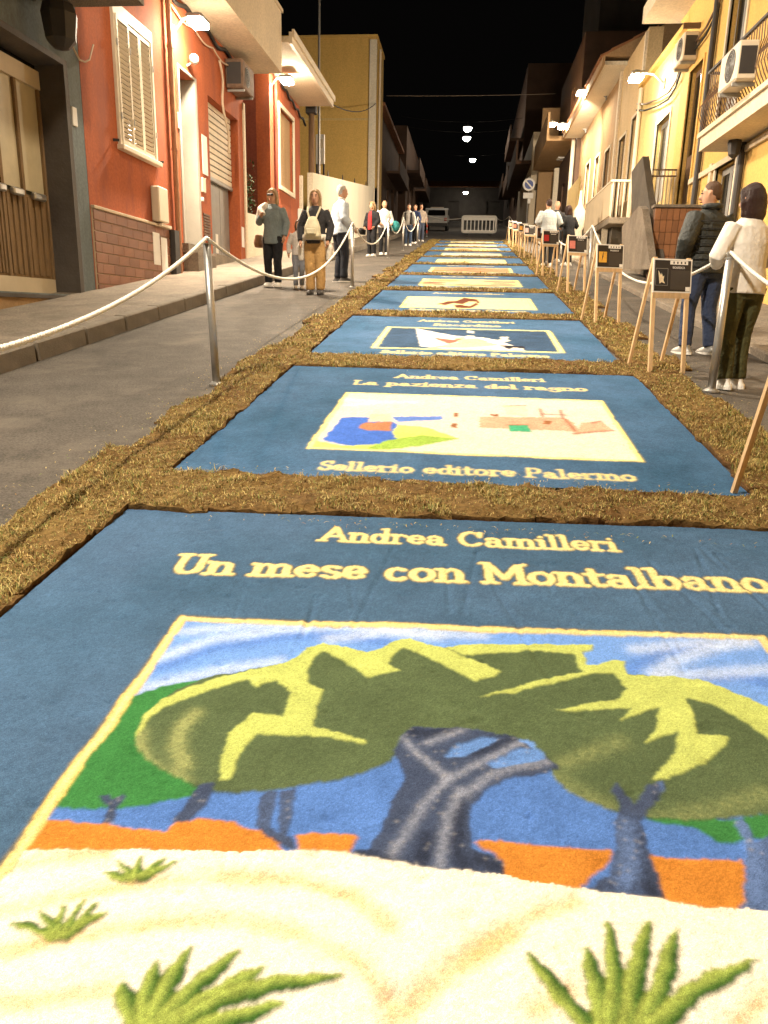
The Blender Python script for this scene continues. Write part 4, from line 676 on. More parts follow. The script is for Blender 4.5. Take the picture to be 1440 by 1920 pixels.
# finger furrows and dents raked through the blue sand
for k in range(18):
    fx = random.uniform(-1.4, 1.5); yy = random.uniform(2.6, 3.3); a = random.uniform(-.12, .3); L = random.uniform(.15, .7)
    D, T, _ = sdist(X, Y, [(fx, yy), (fx+a*L, yy-L)]); H -= .0026*np.exp(-(D/.010)**2); H += .0014*np.exp(-((D-.022)/.012)**2)
for k in range(190):
    fx, yy = random.uniform(-1.6, 1.5), random.uniform(1, 3.4); r = random.uniform(.008, .03); H -= .006*np.exp(-(((X-fx)/r)**2+((Y-yy)/(r*.7))**2))
jx = X + (noise2(X, Y, 45, 3)-.5)*.008 + (rng.random(X.shape)-.5)*.0035; jy = Y + (noise2(X, Y, 45, 6)-.5)*.008 + (rng.random(X.shape)-.5)*.0035
pic = border(C, H, reg, X, Y, -.972, 1.075, .87, 2.418, .017, 2, shear=lambda x: np.clip((x+.97)*.0605, 0, .2))
pic &= reg != 2
lay(C, pic, (.14, .28, .64)); reg[pic] = 3
lowb = pic & (Y < 1.78); lay(C, lowb, (.075, .165, .44)); C[lowb] *= (.8+.45*fbm(X, Y, 7, 20)[lowb])[:, None]; reg[lowb] = 4
for s in S1['skyD']: D, T, _ = sdist(X, Y, s); soft(C, reg, np.exp(-(D/.03)**2)*pic*(Y > 1.95), (.07, .165, .50), .7)
for s in S1['skyW']: D, T, _ = sdist(X, Y, s); soft(C, reg, np.exp(-(D/.032)**2)*pic*(Y > 1.95), (.50, .58, .76), .65)
def region(key, A, c, rid, up=0.0, var=.2, vs=6, seed=30):
    tot = np.zeros(X.shape, bool)
    for q, p in enumerate(A[key]):
        one = inside(jx, jy, p) & pic; tot |= one; reg[one] = rid + 100*q
    lay(C, tot, c); C[tot] *= (1-var/2+var*fbm(X, Y, vs, seed)[tot])[:, None]; H[tot] += up; return tot
region('hill', A1, (.038, .165, .045), 5, .001, .3)
cr = region('crown', A1, (.078, .108, .050), 6, .002, .35, 5)
for q, s in enumerate(S1['limeS']): D, T, _ = sdist(X, Y, s); soft(C, reg, np.exp(-(D/(.024 if q < 2 else .03))**2)*cr*(.6 if q < 2 else .22), (.40, .42, .16), .9)
lm = region('lime', A1, (.42, .47, .13), 7, .0015, .25, 14)
region('soil', A1, (.50, .19, .03), 8, .0012, .35, 9)
tk = region('trunk', A1, (.045, .062, .115), 9, .0012, .3, 9)
side = tk & (X > .55); C[side] = C[side]*.55 + np.array((.095, .165, .37))*.45
gp = region('gap', A1, (.11, .22, .50), 4, -.002, .3)
for s in S1['trunkD']: D, T, _ = sdist(X, Y, s); soft(C, reg, np.exp(-(D/.02)**2)*(tk & ~gp), (.018, .022, .04), .8)
for q, s in enumerate(S1['trunkH']): D, T, _ = sdist(X, Y, s); soft(C, reg, np.exp(-(D/(.014 if q < 6 else .03))**2)*(tk & ~gp)*(.2 if q in (7, 8) else .65), (.30, .32, .40) if q < 6 else (.13, .21, .44), .8)
gl = tk & (rng.random(X.shape) < .02) & (fbm(X, Y, 12, 44) > .5); C[gl] = (.34, .33, .33)
dn = region('dune', A1, (.81, .735, .60), 10, .003, .06)
for s in S1['tan']:
    D, T, _ = sdist(X, Y, s); soft(C, reg, np.exp(-(D/.022)**2)*dn*.8*(.35+1.1*fbm(X, Y, 9, 47)), (.66, .40, .15), .8); H -= .004*np.exp(-(D/.03)**2)*dn
sp = dn & (rng.random(X.shape) < .012*np.clip(fbm(X, Y, 5, 40)*3-1, 0, 1)); C[sp] = (.55, .30, .07)
H[dn] += (.012*(fbm(X, Y, 4, 50)-.5))[dn]
for key, wd in (('blade', .011), ('bladeB', .0225)):
    for q, s in enumerate(S1[key]):
        D, T, Sd = sdist(jx, jy, s); wv = wd*(1-.25*T)*np.sqrt(np.clip((1-T)/.3, 0, 1)); k = (D < wv) & dn & (T < .999)
        e_ = np.clip(.5-Sd/np.maximum(wv, 1e-4)*.9, 0, 1)[..., None]; C[k] = (np.array((.33, .40, .085))*(1-e_)+np.array((.03, .095, .016))*e_)[k]
        C[k & (D > wv*.78)] *= .45; C[k] *= (.85+.3*rng.random(k.sum()))[:, None]; H[k] += .0015; reg[k] = 11 + 100*((q >= 5) + (2 if key == 'bladeB' else 0) + (q >= 7)*(key == 'bladeB')*0 - (q >= 5)*(q < 7)*(key == 'bladeB'))
write(C, H, reg, X, Y, 'Andrea Camilleri', -.615, .715, 3.160, 3.215, .150, 2000, .12)
write(C, H, reg, X, Y, 'Un mese con Montalbano', -1.17, 1.255, 2.770, 2.905, .172, 2100, .12)
grid_parts(root, X, Y, H, C, reg, {0: 'field', 1: 'lettering', 2: 'border', 3: 'sky_area', 4: 'blue_ground', 5: 'green_hill', 6: 'tree_crown', 7: 'bright_leaf_area', 8: 'orange_earth', 9: 'tree_trunk', 10: 'pale_dune', 11: 'grass_tuft'}, BASE[root.name])
# ---- second carpet
root = carpet_root(1); a = CY0+CP
X, Y = carpet_grid(CX0, CX1, a-.02, lambda x: a+CL, .0085, np.arange(a-.02, a+CL, .0095))
C, H = base_field(X, Y, 4, .9); reg = np.zeros(X.shape, int); jx = X+(noise2(X, Y, 40, 3)-.5)*.02; jy = Y+(noise2(X, Y, 40, 6)-.5)*.02
pic = border(C, H, reg, X, Y, -.95, 1.07, 4.53, 6.06, .016, 2, c=(.82, .70, .22)); pic &= reg != 2
lay(C, pic, (.72, .63, .52)); C[pic] *= (.92+.12*fbm(X, Y, 4, 8)[pic])[:, None]; reg[pic] = 3
for s in S2['cloud']: D, T, _ = sdist(X, Y, s); soft(C, reg, np.exp(-(D/.05)**2)*pic, (.45, .55, .75), .6)
for key, c, rid in (('sea', (.06, .15, .55), 4), ('seastrip', (.12, .22, .6), 4), ('meadow', (.66, .68, .16), 5), ('meadowd', (.30, .45, .07), 5), ('rock', (.45, .2, .10), 6), ('rockt', (.75, .55, .40), 6), ('house', (.62, .36, .24), 7), ('roof', (.70, .66, .42), 7), ('door', (.06, .38, .20), 8), ('spot', (.28, .11, .04), 8)): region(key, A2, c, rid, .001, .25, 9)
for s in S2['line']: D, T, _ = sdist(X, Y, s); soft(C, reg, np.exp(-(D/.014)**2)*pic, (.24, .08, .04), .8)
write(C, H, reg, X, Y, 'Andrea Camilleri', -.62, .70, 6.70, 6.72, .15, 2000, .12, False)
write(C, H, reg, X, Y, 'La pazienza del ragno', -.96, 1.02, 6.38, 6.40, .16, 2100, .12, False)
write(C, H, reg, X, Y, 'Sellerio editore Palermo', -.82, .98, 4.13, 4.17, .15, 2200, .12, False)
grid_parts(root, X, Y, H, C, reg, {0: 'field', 1: 'lettering', 2: 'border', 3: 'cream_ground', 4: 'blue_bay', 5: 'meadow', 6: 'rock', 7: 'painted_house', 8: 'painted_detail'}, BASE[root.name])
# ---- the rest, coarser with distance
PAN = {2: (.035, .07, .13), 3: (.80, .66, .33), 4: (.72, .50, .28), 5: (.72, .22, .12), 6: (.74, .64, .32), 7: (.66, .62, .55), 8: (.66, .34, .13), 9: (.72, .52, .30), 10: (.72, .62, .38)}
for k in range(2, 11):
    root = carpet_root(k); a = CY0+CP*k; d = .0125 if k == 2 else .015 if k == 3 else .022 if k < 7 else .034
    X, Y = carpet_grid(CX0+.03*random.random(), CX1-.03*random.random(), a, lambda x: a+CL, d, np.arange(a, a+CL, d))
    C, H = base_field(X, Y, 10+k, .8); C *= 1.08; reg = np.zeros(X.shape, int); jx, jy = X+(noise2(X, Y, 30, 3)-.5)*.02, Y+(noise2(X, Y, 30, 6)-.5)*.02
    pic = border(C, H, reg, X, Y, -1.0 if k != 3 else -1.03, 1.0, a+.52, a+2.05, .03, 2, c=(.80, .72, .22)); pic &= reg != 2
    lay(C, pic, PAN[k]); reg[pic] = 3
    if k == 2:
        C[pic] *= (.7+.6*fbm(X, Y, 6, 3)[pic])[:, None]
        for key, c in (('sail', (.84, .78, .68)), ('skin', (.80, .55, .30)), ('red', (.55, .12, .08)), ('shadow', (.02, .02, .03)), ('white', (.85, .80, .62))): region(key, A3, c, 4, .002)
    elif k == 3: region('fig', A4, (.13, .035, .015), 4, .002)
    else:
        for q in range(9):
            cx, cy = random.uniform(-.9, .9), random.uniform(a+.6, a+1.9); rx, ry = random.uniform(.12, .5), random.uniform(.05, .35)
            c = np.array(PAN[k])*random.choice([.35, .55, 1.3, .8]); c = np.clip(c*np.array([random.uniform(.8, 1.2), random.uniform(.8, 1.2), random.uniform(.6, 1.3)]), 0, .85)
            mk = pic & (((X-cx+.3*(Y-cy))/rx)**2+((Y-cy)/ry)**2 + (noise2(X, Y, 6, q+k)-.5)*1.2 < 1); lay(C, mk, c, .8); reg[mk] = 4
    write(C, H, reg, X, Y, 'Andrea Camilleri', -.66, .62, a+2.66, a+2.66, .17, 1, .05, False)
    if k == 2: write(C, H, reg, X, Y, 'Riccardino', -.45, .42, a+2.30, a+2.30, .18, 1, .05, False)
    if k >= 2: write(C, H, reg, X, Y, 'Sellerio editore Palermo', -.9, .85, a+.20, a+.20, .17, 1, .05, False)
    grid_parts(root, X, Y, H, C, reg, {0: 'field', 1: 'lettering', 2: 'border', 3: 'panel', 4: 'figure'}, BASE[root.name])

# ================================================================== turf strips round the carpets
def turf_cells():
    cells = []
    y = -.6
    while y < 41.2:                                  # squares of turf laid along both sides
        L = .62
        cells.append((-2.10 + random.uniform(-.08, .07), CX0-.005+random.uniform(-.012, .012), y, y+L))
        cells.append((CX1+.005+random.uniform(-.012, .012), 2.02 + random.uniform(-.10, .12), y, y+L)); y += L
    for k in range(0, 11):
        a = CY0+CP*k+CL; off = lambda x: ((x+1.64)*.042 if k == 0 else 0)
        x = CX0
        while x < CX1-.01:
            x1 = min(x+.40, CX1); o = off((x+x1)/2)
            cells.append((x, x1, a+.005+o+random.uniform(-.015, .02), a+CP-CL-.005+random.uniform(-.02, .015)-(.03 if k == 0 else 0))); x = x1
    return cells
cells = turf_cells()
V, F, CC = [], [], []
def turf_h(x, y): return .034 + .014*(noise2(x, y, 8, 70)-.5)*2 + .012*(noise2(x, y, 30, 71)-.5)*2
for (x0, x1, y0, y1) in cells:
    d = .035 if y0 < 8 else .07 if y0 < 16 else .16
    nx = max(2, int((x1-x0)/d)+1); ny = max(2, int((y1-y0)/d)+1)
    gx, gy = np.meshgrid(np.linspace(x0, x1, nx), np.linspace(y0, y1, ny)); gz = SL*gy + turf_h(gx, gy)
    jit = d*.3; gx = gx+(rng.random(gx.shape)-.5)*jit; gy = gy+(rng.random(gy.shape)-.5)*jit
    ed = np.zeros(gx.shape, bool); ed[0] = ed[-1] = True; ed[:, 0] = ed[:, -1] = True
    gz[ed] -= .012*rng.random(ed.sum())
    gx[ed] += ((noise2(gx, gy, 9, 61)-.5)*.03)[ed]; gy[ed] += ((noise2(gx, gy, 9, 62)-.5)*.03)[ed]
    b = len(V); V += np.stack([gx, gy, gz], -1).reshape(-1, 3).tolist()
    t = fbm(gx, gy, 2.4, 75)[..., None]; soil = np.array((.10, .046, .019)); dry = np.array((.19, .125, .042))
    CC += (soil*(1-t)+dry*t).reshape(-1, 3).tolist()
    F += [(b+j*nx+i, b+j*nx+i+1, b+(j+1)*nx+i+1, b+(j+1)*nx+i) for j in range(ny-1) for i in range(nx-1)]
    rim = [b+i for i in range(nx)] + [b+j*nx+nx-1 for j in range(1, ny)] + [b+(ny-1)*nx+i for i in range(nx-2, -1, -1)] + [b+j*nx for j in range(ny-2, 0, -1)]
    c0 = len(V)
    for q in rim: p = V[q]; V.append([p[0], p[1], SL*p[1]+.003]); CC.append((.075, .034, .015))
    n = len(rim); F += [(rim[i], c0+i, c0+(i+1) % n, rim[(i+1) % n]) for i in range(n)]
me = bpy.data.meshes.new('turf'); me.from_pydata(V, [], F); me.update()
at = me.color_attributes.new('Col', 'FLOAT_COLOR', 'POINT'); at.data.foreach_set('color', np.concatenate([np.array(CC), np.ones((len(CC), 1))], 1).astype(np.float32).ravel())
mat('turf_soil', (1, 1, 1), .95, .45, 30, .5, 90, spec=.1, attr='Col'); me.materials.append(MATS['turf_soil'])
tag(link('turf', me), 'brown turf strips framing the sand carpets', 'turf', kind='stuff')
# blades of dry grass
bv, bc = [], []
tones = np.array([(.34, .235, .07), (.46, .33, .11), (.24, .20, .055), (.16, .19, .045), (.24, .13, .045), (.54, .42, .17)])
for (x0, x1, y0, y1) in cells:
    dens = 14000 if y0 < 5.2 else 7000 if y0 < 9 else 1900 if y0 < 16 else 800
    n = int((x1-x0)*(y1-y0)*dens)
    if n < 1: continue
    px = rng.uniform(x0+.005, x1-.005, n); py = rng.uniform(y0+.005, y1-.005, n); cl = fbm(px, py, 5, 80); keep = rng.random(n) < np.clip(cl*2.8-.35, .15, 1); px, py, cl = px[keep], py[keep], cl[keep]; n = len(px)
    tall = fbm(px, py, 3, 88) > .60
    h = rng.uniform(.006, .024, n)*(.4+1.1*cl)*np.where(tall, 1.9, 1)*(1 if y0 < 9 else 1.25); an = rng.uniform(0, 2*math.pi, n); le = rng.uniform(.3, 1.6, n)*h; w = rng.uniform(.0011, .0024, n)*(1 if y0 < 5 else 1.5 if y0 < 9 else 2.6 if y0 < 16 else 4.5)
    z = SL*py+turf_h(px, py)-.006; wx, wy = -np.sin(an)*w, np.cos(an)*w; dx, dy = np.cos(an), np.sin(an)
    p0 = np.stack([px-wx, py-wy, z], -1); p1 = np.stack([px+wx, py+wy, z], -1); mx = px+dx*le*.45; my = py+dy*le*.45
    p2 = np.stack([mx+wx*.7, my+wy*.7, z+h*.75], -1); p3 = np.stack([mx-wx*.7, my-wy*.7, z+h*.75], -1); p4 = np.stack([px+dx*le*1.2, py+dy*le*1.2, z+h*rng.uniform(.6, 1.05, n)], -1)
    bv.append(np.stack([p0, p1, p2, p3, p4], 1)); t = tones[rng.integers(0, len(tones), n)]*rng.uniform(.65, 1.4, (n, 1)); bc.append(np.repeat(t[:, None], 5, 1))
# loose wisps fallen on the road and the sand
n = 2600; px = np.concatenate([rng.normal(-2.12, .16, n//2), rng.normal(2.05, .14, n//4), rng.normal(0, 1.0, n-n//2-n//4)]); py = rng.uniform(1, 17, n); q = n//2+n//4; py[q:] = 3.41+3.69*rng.integers(0, 3, n-q)+np.where(rng.random(n-q) < .5, -.03-np.abs(rng.normal(0, .05, n-q)), .62+np.abs(rng.normal(0, .05, n-q)))
an = rng.uniform(0, 6.28, n); L_ = rng.uniform(.012, .04, n); w = rng.uniform(.0012, .0025, n); z = SL*py+.024+rng.uniform(0, .008, n); dx, dy = np.cos(an)*L_, np.sin(an)*L_; wx, wy = -np.sin(an)*w, np.cos(an)*w
P_ = lambda a, b, c: np.stack([a, b, c], -1)
bv.append(np.stack([P_(px-wx, py-wy, z), P_(px+wx, py+wy, z), P_(px+dx*.5+wx, py+dy*.5+wy, z+.006), P_(px+dx*.5-wx, py+dy*.5-wy, z+.006), P_(px+dx, py+dy, z)], 1)); bc.append(np.repeat((tones[rng.integers(0, 6, n)])[:, None], 5, 1))
bv = np.concatenate(bv); bc = np.concatenate(bc).reshape(-1, 3); n = len(bv)
me = bpy.data.meshes.new('grass'); me.vertices.add(n*5); me.vertices.foreach_set('co', bv.astype(np.float32).ravel())
o = np.arange(n, dtype=np.int32)[:, None]*5
li = np.concatenate([o+np.array([[0, 1, 2, 3]], np.int32), o+np.array([[3, 2, 4]], np.int32)], 1).ravel()
me.loops.add(len(li)); me.loops.foreach_set('vertex_index', li.astype(np.int32)); me.polygons.add(2*n)
tot = np.tile(np.array([4, 3], np.int32), n); me.polygons.foreach_set('loop_start', np.concatenate([[0], np.cumsum(tot)[:-1]]).astype(np.int32)); me.polygons.foreach_set('loop_total', tot); me.update(calc_edges=True)
at = me.color_attributes.new('Col', 'FLOAT_COLOR', 'POINT'); at.data.foreach_set('color', np.concatenate([bc, np.ones((len(bc), 1))], 1).astype(np.float32).ravel())
mat('grass', (1, 1, 1), .7, .1, 20, 0, attr='Col', spec=.2); me.materials.append(MATS['grass'])
tag(link('grass', me), 'short dry grass growing on the turf strips', 'grass', kind='stuff')
print('blades', n)
# ================================================================== street lamps (lit)
def street_lamp(label, x, y, z, side, power, lens='lamp_lens', r=.23, spot=True, wallx=None, aim=(1.1, -.1), tint=LAMP, cone=158):
    t = thing('street_lamp', label, 'street lamp', (x, y, z), 0, 'lit street lamps')
    wx = (wallx - x) if wallx is not None else None
    if wx is not None:
        MB().tube([(wx, 0, -.12), (wx*.6, 0, .1), (0, 0, .16)], .028, 8).build('bracket', 'grey_metal', t)
        MB().box(wx-.02, wx+.02, -.07, .07, -.22, 0).build('wall_plate', 'grey_metal', t)
    if wx is not None:                         # flat floodlight head
        MB().bbox(-.17, .17, -.24, .24, .05, .13, .02).build('housing', 'grey_metal', t); MB().bbox(-.06, .06, -.06, .06, .131, .2, .01).build('gear_box', 'grey_metal', t)
        MB().bbox(-.15, .15, -.22, .22, -.03, .049, .02).build('lens', lens, t)
    else:
        MB().lathe([(.03, .26), (.10, .24), (r*1.05, .10), (r*1.1, .05), (r*1.02, .045)], n=14).build('housing', 'grey_metal', t, smooth=True)
        MB().lathe([(.001, -r*.75), (r*.55, -r*.62), (r*.9, -r*.25), (r, .04)], n=14).build('lens', lens, t, smooth=True)
    ld = bpy.data.lights.new('lamp_light', 'SPOT' if spot else 'POINT'); ld.energy = power; ld.color = tint; ld.shadow_soft_size = .10
    if spot: ld.spot_size = R(cone); ld.spot_blend = .7
    lo = bpy.data.objects.new('lamp_light', ld); col.objects.link(lo); lo.parent = t; lo.location = (0, 0, -r*.75-.13)
    if spot:
        d = Vector((side*aim[0], aim[1], -1)).normalized(); lo.rotation_euler = d.to_track_quat('-Z', 'Y').to_euler()
    return t
PW = 900
street_lamp('lit lamp fixed under the cream balcony of the red house', -5.5, *at_x(371, 46, -5.5), 1, PW*1.7, wallx=XL)
street_lamp('lit lamp below the flat eave of the second red house', -5.5, *at_x(538, 154, -5.5), 1, PW*1.9, wallx=XL)
street_lamp('lit lamp beside the bright soffit of the tiled eave', 3.9, *at_x(1193, 148, 3.9), -1, PW*.6, wallx=XR, aim=(1.3, .5))
street_lamp('lit lamp in front of the tiled eave, above the landing balcony', 3.7, *at_x(1090, 176, 3.7), -1, PW*2.2, wallx=XR, aim=(1.1, 1.5))
street_lamp('lit lamp right one of the close far pair on the right', 3.6, *at_x(1054, 239, 3.6), -1, PW*1.5, wallx=XR)
street_lamp('lit lamp left one of the close far pair on the right', 3.5, *at_x(1035, 235, 3.5), -1, PW*1.5, wallx=3.9)
for lb, (u, v), y, r in (('highest lit lamp hung over the far street', (877, 241), 64, .32), ('second highest lit lamp hung over the far street', (875, 259), 70, .32), ('third lit lamp hung over the far street', (886, 300), 96, .36), ('lowest lit lamp near the house closing the street', (873, 361), 122, .34)):
    x, z = at_y(u, v, y); t = street_lamp(lb, x, y, z, 0, 70 if y < 100 else 8, 'lamp_lens_far', r, False)
    MB().tube(catenary((-6-x, 0, .9), (4.5-x, 0, .9), .45, 13), .012, 5).build('span_wire', 'cable', t)
    MB().cyl((0, 0, .25), (0, 0, .5), .02, 6).build('hanger', 'cable', t)
# two unseen lamps with wires, added above the picture to light carpets and walkers
t = street_lamp('added unseen lamp hung above the near carpets', -3.6, 1.4, 7.6, 1, 1600, 'lamp_lens', .28, True, tint=(1, .88, .72), aim=(.72, .3), cone=116)
MB().tube(catenary((-2.4, 0, .9), (8.2, 0, .9), .45, 13), .012, 5).build('span_wire', 'cable', t); MB().cyl((0, 0, .25), (0, 0, .5), .02, 6).build('hanger', 'cable', t)
t = street_lamp('added unseen lamp hung above the third carpet', -1.6, 9.2, 8.4, 1, 1250, 'lamp_lens', .28, True, tint=(1, .86, .68), aim=(.5, .35), cone=104)
MB().tube(catenary((-4.4, 0, .9), (6.2, 0, .9), .45, 13), .012, 5).build('span_wire', 'cable', t); MB().cyl((0, 0, .25), (0, 0, .5), .02, 6).build('hanger', 'cable', t)
# unlit lamps
t = thing('wall_lamp', 'small unlit globe lamp above the white doorway', 'lamp', (XL, 16.62, 6.22))
MB().tube([(0, 0, 0), (.12, 0, .06)], .02, 6).build('bracket', 'white_paint', t); MB().sphere((.16, 0, .12), .1, .1, .1).build('globe', 'white_paint', t, smooth=True)
ly, lz = at_x(112, 44, -5.6); t = thing('wall_lamp', 'dark unlit lantern hanging under the grey house balcony', 'lamp', (-5.6, ly, lz))
MB().lathe([(.05, .33), (.2, .22), (.24, .1), (.2, -.2), (.1, -.3), (.02, -.32)], n=8).build('body', 'dark_metal', t)
MB().tube([(-.4, 0, .45), (-.2, 0, .5), (0, 0, .33)], .02, 6).build('bracket', 'dark_metal', t); MB().box(-.42, -.36, -.1, .1, .3, .6).build('wall_plate', 'dark_metal', t)
ly, lz = at_x(1377, 276, 4.35); t = thing('wall_lamp', 'dark unlit lantern on a scrolled bracket by the yellow house door', 'lamp', (4.35, ly, lz))
MB().lathe([(.02, .16), (.11, .10), (.12, .06), (.09, -.12), (.03, -.17)], n=8).build('body', 'dark_metal', t)
MB().tube([(.25, -.6, .35), (.15, -.35, .28), (.05, -.12, .25), (0, 0, .16)], .018, 6).build('bracket', 'dark_metal', t)
# ================================================================== air conditioners
mat('rusty_metal', (.20, .13, .09), .7, .35, 7, .2, 30)
def ac(label, x, y, z, face, w=.85, h=.6, d=.32, cm='ivory_paint'):
    t = thing('air_conditioner', label, 'air conditioner', (x, y, z), 0, 'outdoor air conditioner units')
    x0, x1 = (0, face*d); a, b = min(x0, x1), max(x0, x1)
    MB().bbox(a, b, -w/2, w/2, 0, h, .025).build('casing', cm, t)
    MB().add(*(lambda n=20: ([(face*(d+.004), -.1+.22*math.cos(2*math.pi*i/n), h/2+.22*math.sin(2*math.pi*i/n)) for i in range(n)], [tuple(range(n))]))()).build('fan_opening', 'dark_metal', t)
    g = MB()
    for k in range(1, 5): g.tube([(face*(d+.012), -.1+.05*k*math.cos(q), h/2+.05*k*math.sin(q)) for q in np.linspace(0, 2*math.pi, 20)], .005, 4)
    g.build('grille', 'grey_metal', t)
    MB().box(a+.04, b-.04, -w/2-.004, -w/2-.001, .08, h-.08).build('side_grille', 'dark_metal', t)
    for yy in (-w*.35, w*.35): MB().bar((-face*.02, yy, -.03), (face*d, yy, -.03), .04, .05).build('bracket', 'grey_metal', t)
    return t
ac('rusty framed air conditioner at the end of the red house', XL, 19.7, 6.5, 1, 1.0, .62, .42, 'rusty_metal')
y_, z_ = at_x(1275, 140, 4.3); ac('air conditioner high on the yellow house beside the cables', XR, 18.95, 6.80, -1, .78, .54, .32)
y_, z_ = at_x(1385, 190, 3.95); ac('air conditioner standing outside the wavy balcony railing', 3.97, 12.95, 4.78, -1, .8, .52, .3)
ac('small air conditioner below the far balcony on the right', 3.55+.9, *[42.5, at_x(1045, 300, 4.2)[1]], -1, .8, .8, .3)
# ================================================================== cables
def cable(label, pts, r, m='cable', name='cable'):
    o = MB().tube(pts, r, 5).build(name, m, loc=tuple(pts[0]), smooth=True); return tag(o, label, 'cable')
cable('black cable bundle running under the cream balcony', [(XL+.05, y, 7.2+.06*math.sin(y*5)) for y in np.linspace(15.4, 21, 30)], .045)
cable('second looping cable beside the lamp on the red house', [(XL+.08, y, 7.0-.09*abs(math.sin(y*2.6))) for y in np.linspace(15.6, 20.5, 40)], .018, 'pale_cable')
cable('pale wavy cable hanging down the garage of the red house', [(XL+.06, 18.6+.12*math.sin(k*.9)+.05*k, 6.9-k*.17) for k in range(12)], .028, 'pale_cable')
cable('pale cable loop on the wall between grey and red house', [(XL+.05, 11.6+.16*k, z) for k, z in enumerate((5.3, 5.05, 4.95, 4.97, 5.05, 5.3))], .014, 'pale_cable')
cable('black cable coils on the second red house wall', [(XL+.08, y, 8.0-.1*(y-25)-.1*abs(math.sin(y*4))) for y in np.linspace(24.5, 27.9, 24)], .04)
for lb, dz, m in (('upper cable sweeping down the yellow house facade', 0, 'brown_metal'), ('lower cable sweeping down the yellow house facade', -.16, 'cable')):
    P = [at_x(u, v, XR-.06) for u, v in ((1350, 0), (1325, 50), (1300, 85), (1285, 100), (1268, 150), (1255, 172), (1235, 185), (1210, 195), (1195, 195))]
    cable(lb, [(XR-.06-.02*abs(dz), y, z+dz) for y, z in P], .025, m)
cable('thin wire strung high across the dark sky', catenary((-5.6, 50, 14.15), (4.5, 50, 14.2), .05, 12), .010, 'pale_cable')
xw, zw = at_y(668, 193, 34); cable('wire from the eave to the yellow house wall', catenary((-4.85, 27.3, 8.1), (XD+.02, 44.6, 12.4), .3, 10), .02)
# ================================================================== poles and mast
t = thing('utility_pole', 'short wooden utility pole beside the second red house', 'pole', (-5.75, 28.0, sz(28)))
MB().tube([(0, 0, 0), (.02, 0, 3), (.02, 0, 5.0)], [.12, .11, .1], 10).build('pole', 'old_wood', t, smooth=True)
MB().bbox(-.16, .2, -.14, .14, 4.5, 4.85, .02).build('junction_box', 'dark_metal', t)
t = thing('mast', 'thin metal mast rising against the dark sky', 'mast', (-5.7, 29.2, sz(29.2)))
MB().tube([(0, 0, 0), (0, 0, 6), (.05, 0, 14)], [.05, .04, .03], 8).build('tube', 'grey_metal', t)
# ================================================================== plant in the gap
t = thing('shrub', 'dark leafy shrub growing behind the low plaster wall', 'shrub', (XL-.5, 22.0, 3.0))
MB().tube([(0, 0, 0), (.02, 0, .9), (0, .1, 1.6)], [.05, .04, .02], 6).build('stem', 'old_wood', t)
lv = MB()
for k in range(900):
    a, b_ = random.uniform(0, 6.28), random.gauss(0, .42); r = random.uniform(.1, .62); c = np.array([r*math.cos(a)*.6, r*math.sin(a), 1.5+b_*.9]); d = np.array([random.gauss(0, 1) for _ in range(3)]); d /= np.linalg.norm(d); e = np.cross(d, [0, 0, 1.01]); e /= np.linalg.norm(e); L = random.uniform(.06, .13)
    lv.add([c, c+d*L*.5+e*L*.25, c+d*L, c+d*L*.5-e*L*.25], [(0, 1, 2, 3)])
tag(lv.build('foliage', 'leaf', t), kind='stuff')
# ================================================================== rope barrier
mat('red_band', (.55, .06, .04), .5, .1); ROPE_R = .0155
def post(label, x, y, lean=(0, 0), h=1.13, r=.032, banded=False):
    t = thing('barrier_post', label, 'post', (x, y, sz(y)), 0, 'metal posts carrying the rope')
    top = np.array([lean[0], lean[1], h])
    MB().tube([(0, 0, 0), tuple(top)], r, 14).build('tube', 'galvanised', t, smooth=True)
    MB().tube([tuple(top), tuple(top*1.012)], r*1.08, 14).build('cap', 'grey_metal', t)
    MB().lathe([(r*2.0, 0), (r*2.0, .012), (r*1.15, .03)], n=14).build('foot', 'galvanised', t)
    MB().tube([tuple(top*1.0+np.array([.022*math.cos(a), 0, .035+.03*math.sin(a)])) for a in np.linspace(0, 6.28, 10)], .006, 5).build('eyelet', 'galvanised', t)
    if banded:
        for k in range(3): MB().tube([(0, 0, .2+k*.32), (0, 0, .36+k*.32)], r*1.05, 12).build('red_band', 'red_band', t)
    return np.array([x, y, sz(y)]) + top*1.03 + np.array([0, 0, .02])
def rope(label, a, b, sag, n=26):
    pts = catenary(a, b, sag, n); mb = MB(); s0 = 0
    L = [0]
    for i in range(1, n): L.append(L[-1]+np.linalg.norm(pts[i]-pts[i-1]))
    fine = np.linspace(0, L[-1], max(40, int(L[-1]/.018))); C_ = np.stack([np.interp(fine, L, [p[k] for p in pts]) for k in range(3)], -1)
    t = np.gradient(C_, axis=0); t /= np.linalg.norm(t, axis=1)[:, None]; u = np.cross(t, [0, 0, 1.]); u /= np.linalg.norm(u, axis=1)[:, None]; w_ = np.cross(u, t); root = thing('rope', label, 'rope', tuple(a), 0, 'white ropes between the posts')
    near = min(a[1], b[1]) < 9
    for s in range(3):
        ph = fine*2*math.pi/.075 + s*2.094; P = C_+u*(np.cos(ph)*ROPE_R*.5)[:, None]+w_*(np.sin(ph)*ROPE_R*.5)[:, None]
        P = P if near else P[::4]
        MB().tube(list(P-np.array(a)), ROPE_R*.62, 5).build('strand', 'rope', root, smooth=True)
g0 = at_g(406, 722); LP = []
LP.append(post('metal rope post behind the viewer on the left', -2.05, .4))
LP.append(post('nearest metal rope post on the left, beside the second carpet', *g0, lean=(-.04, 0)))
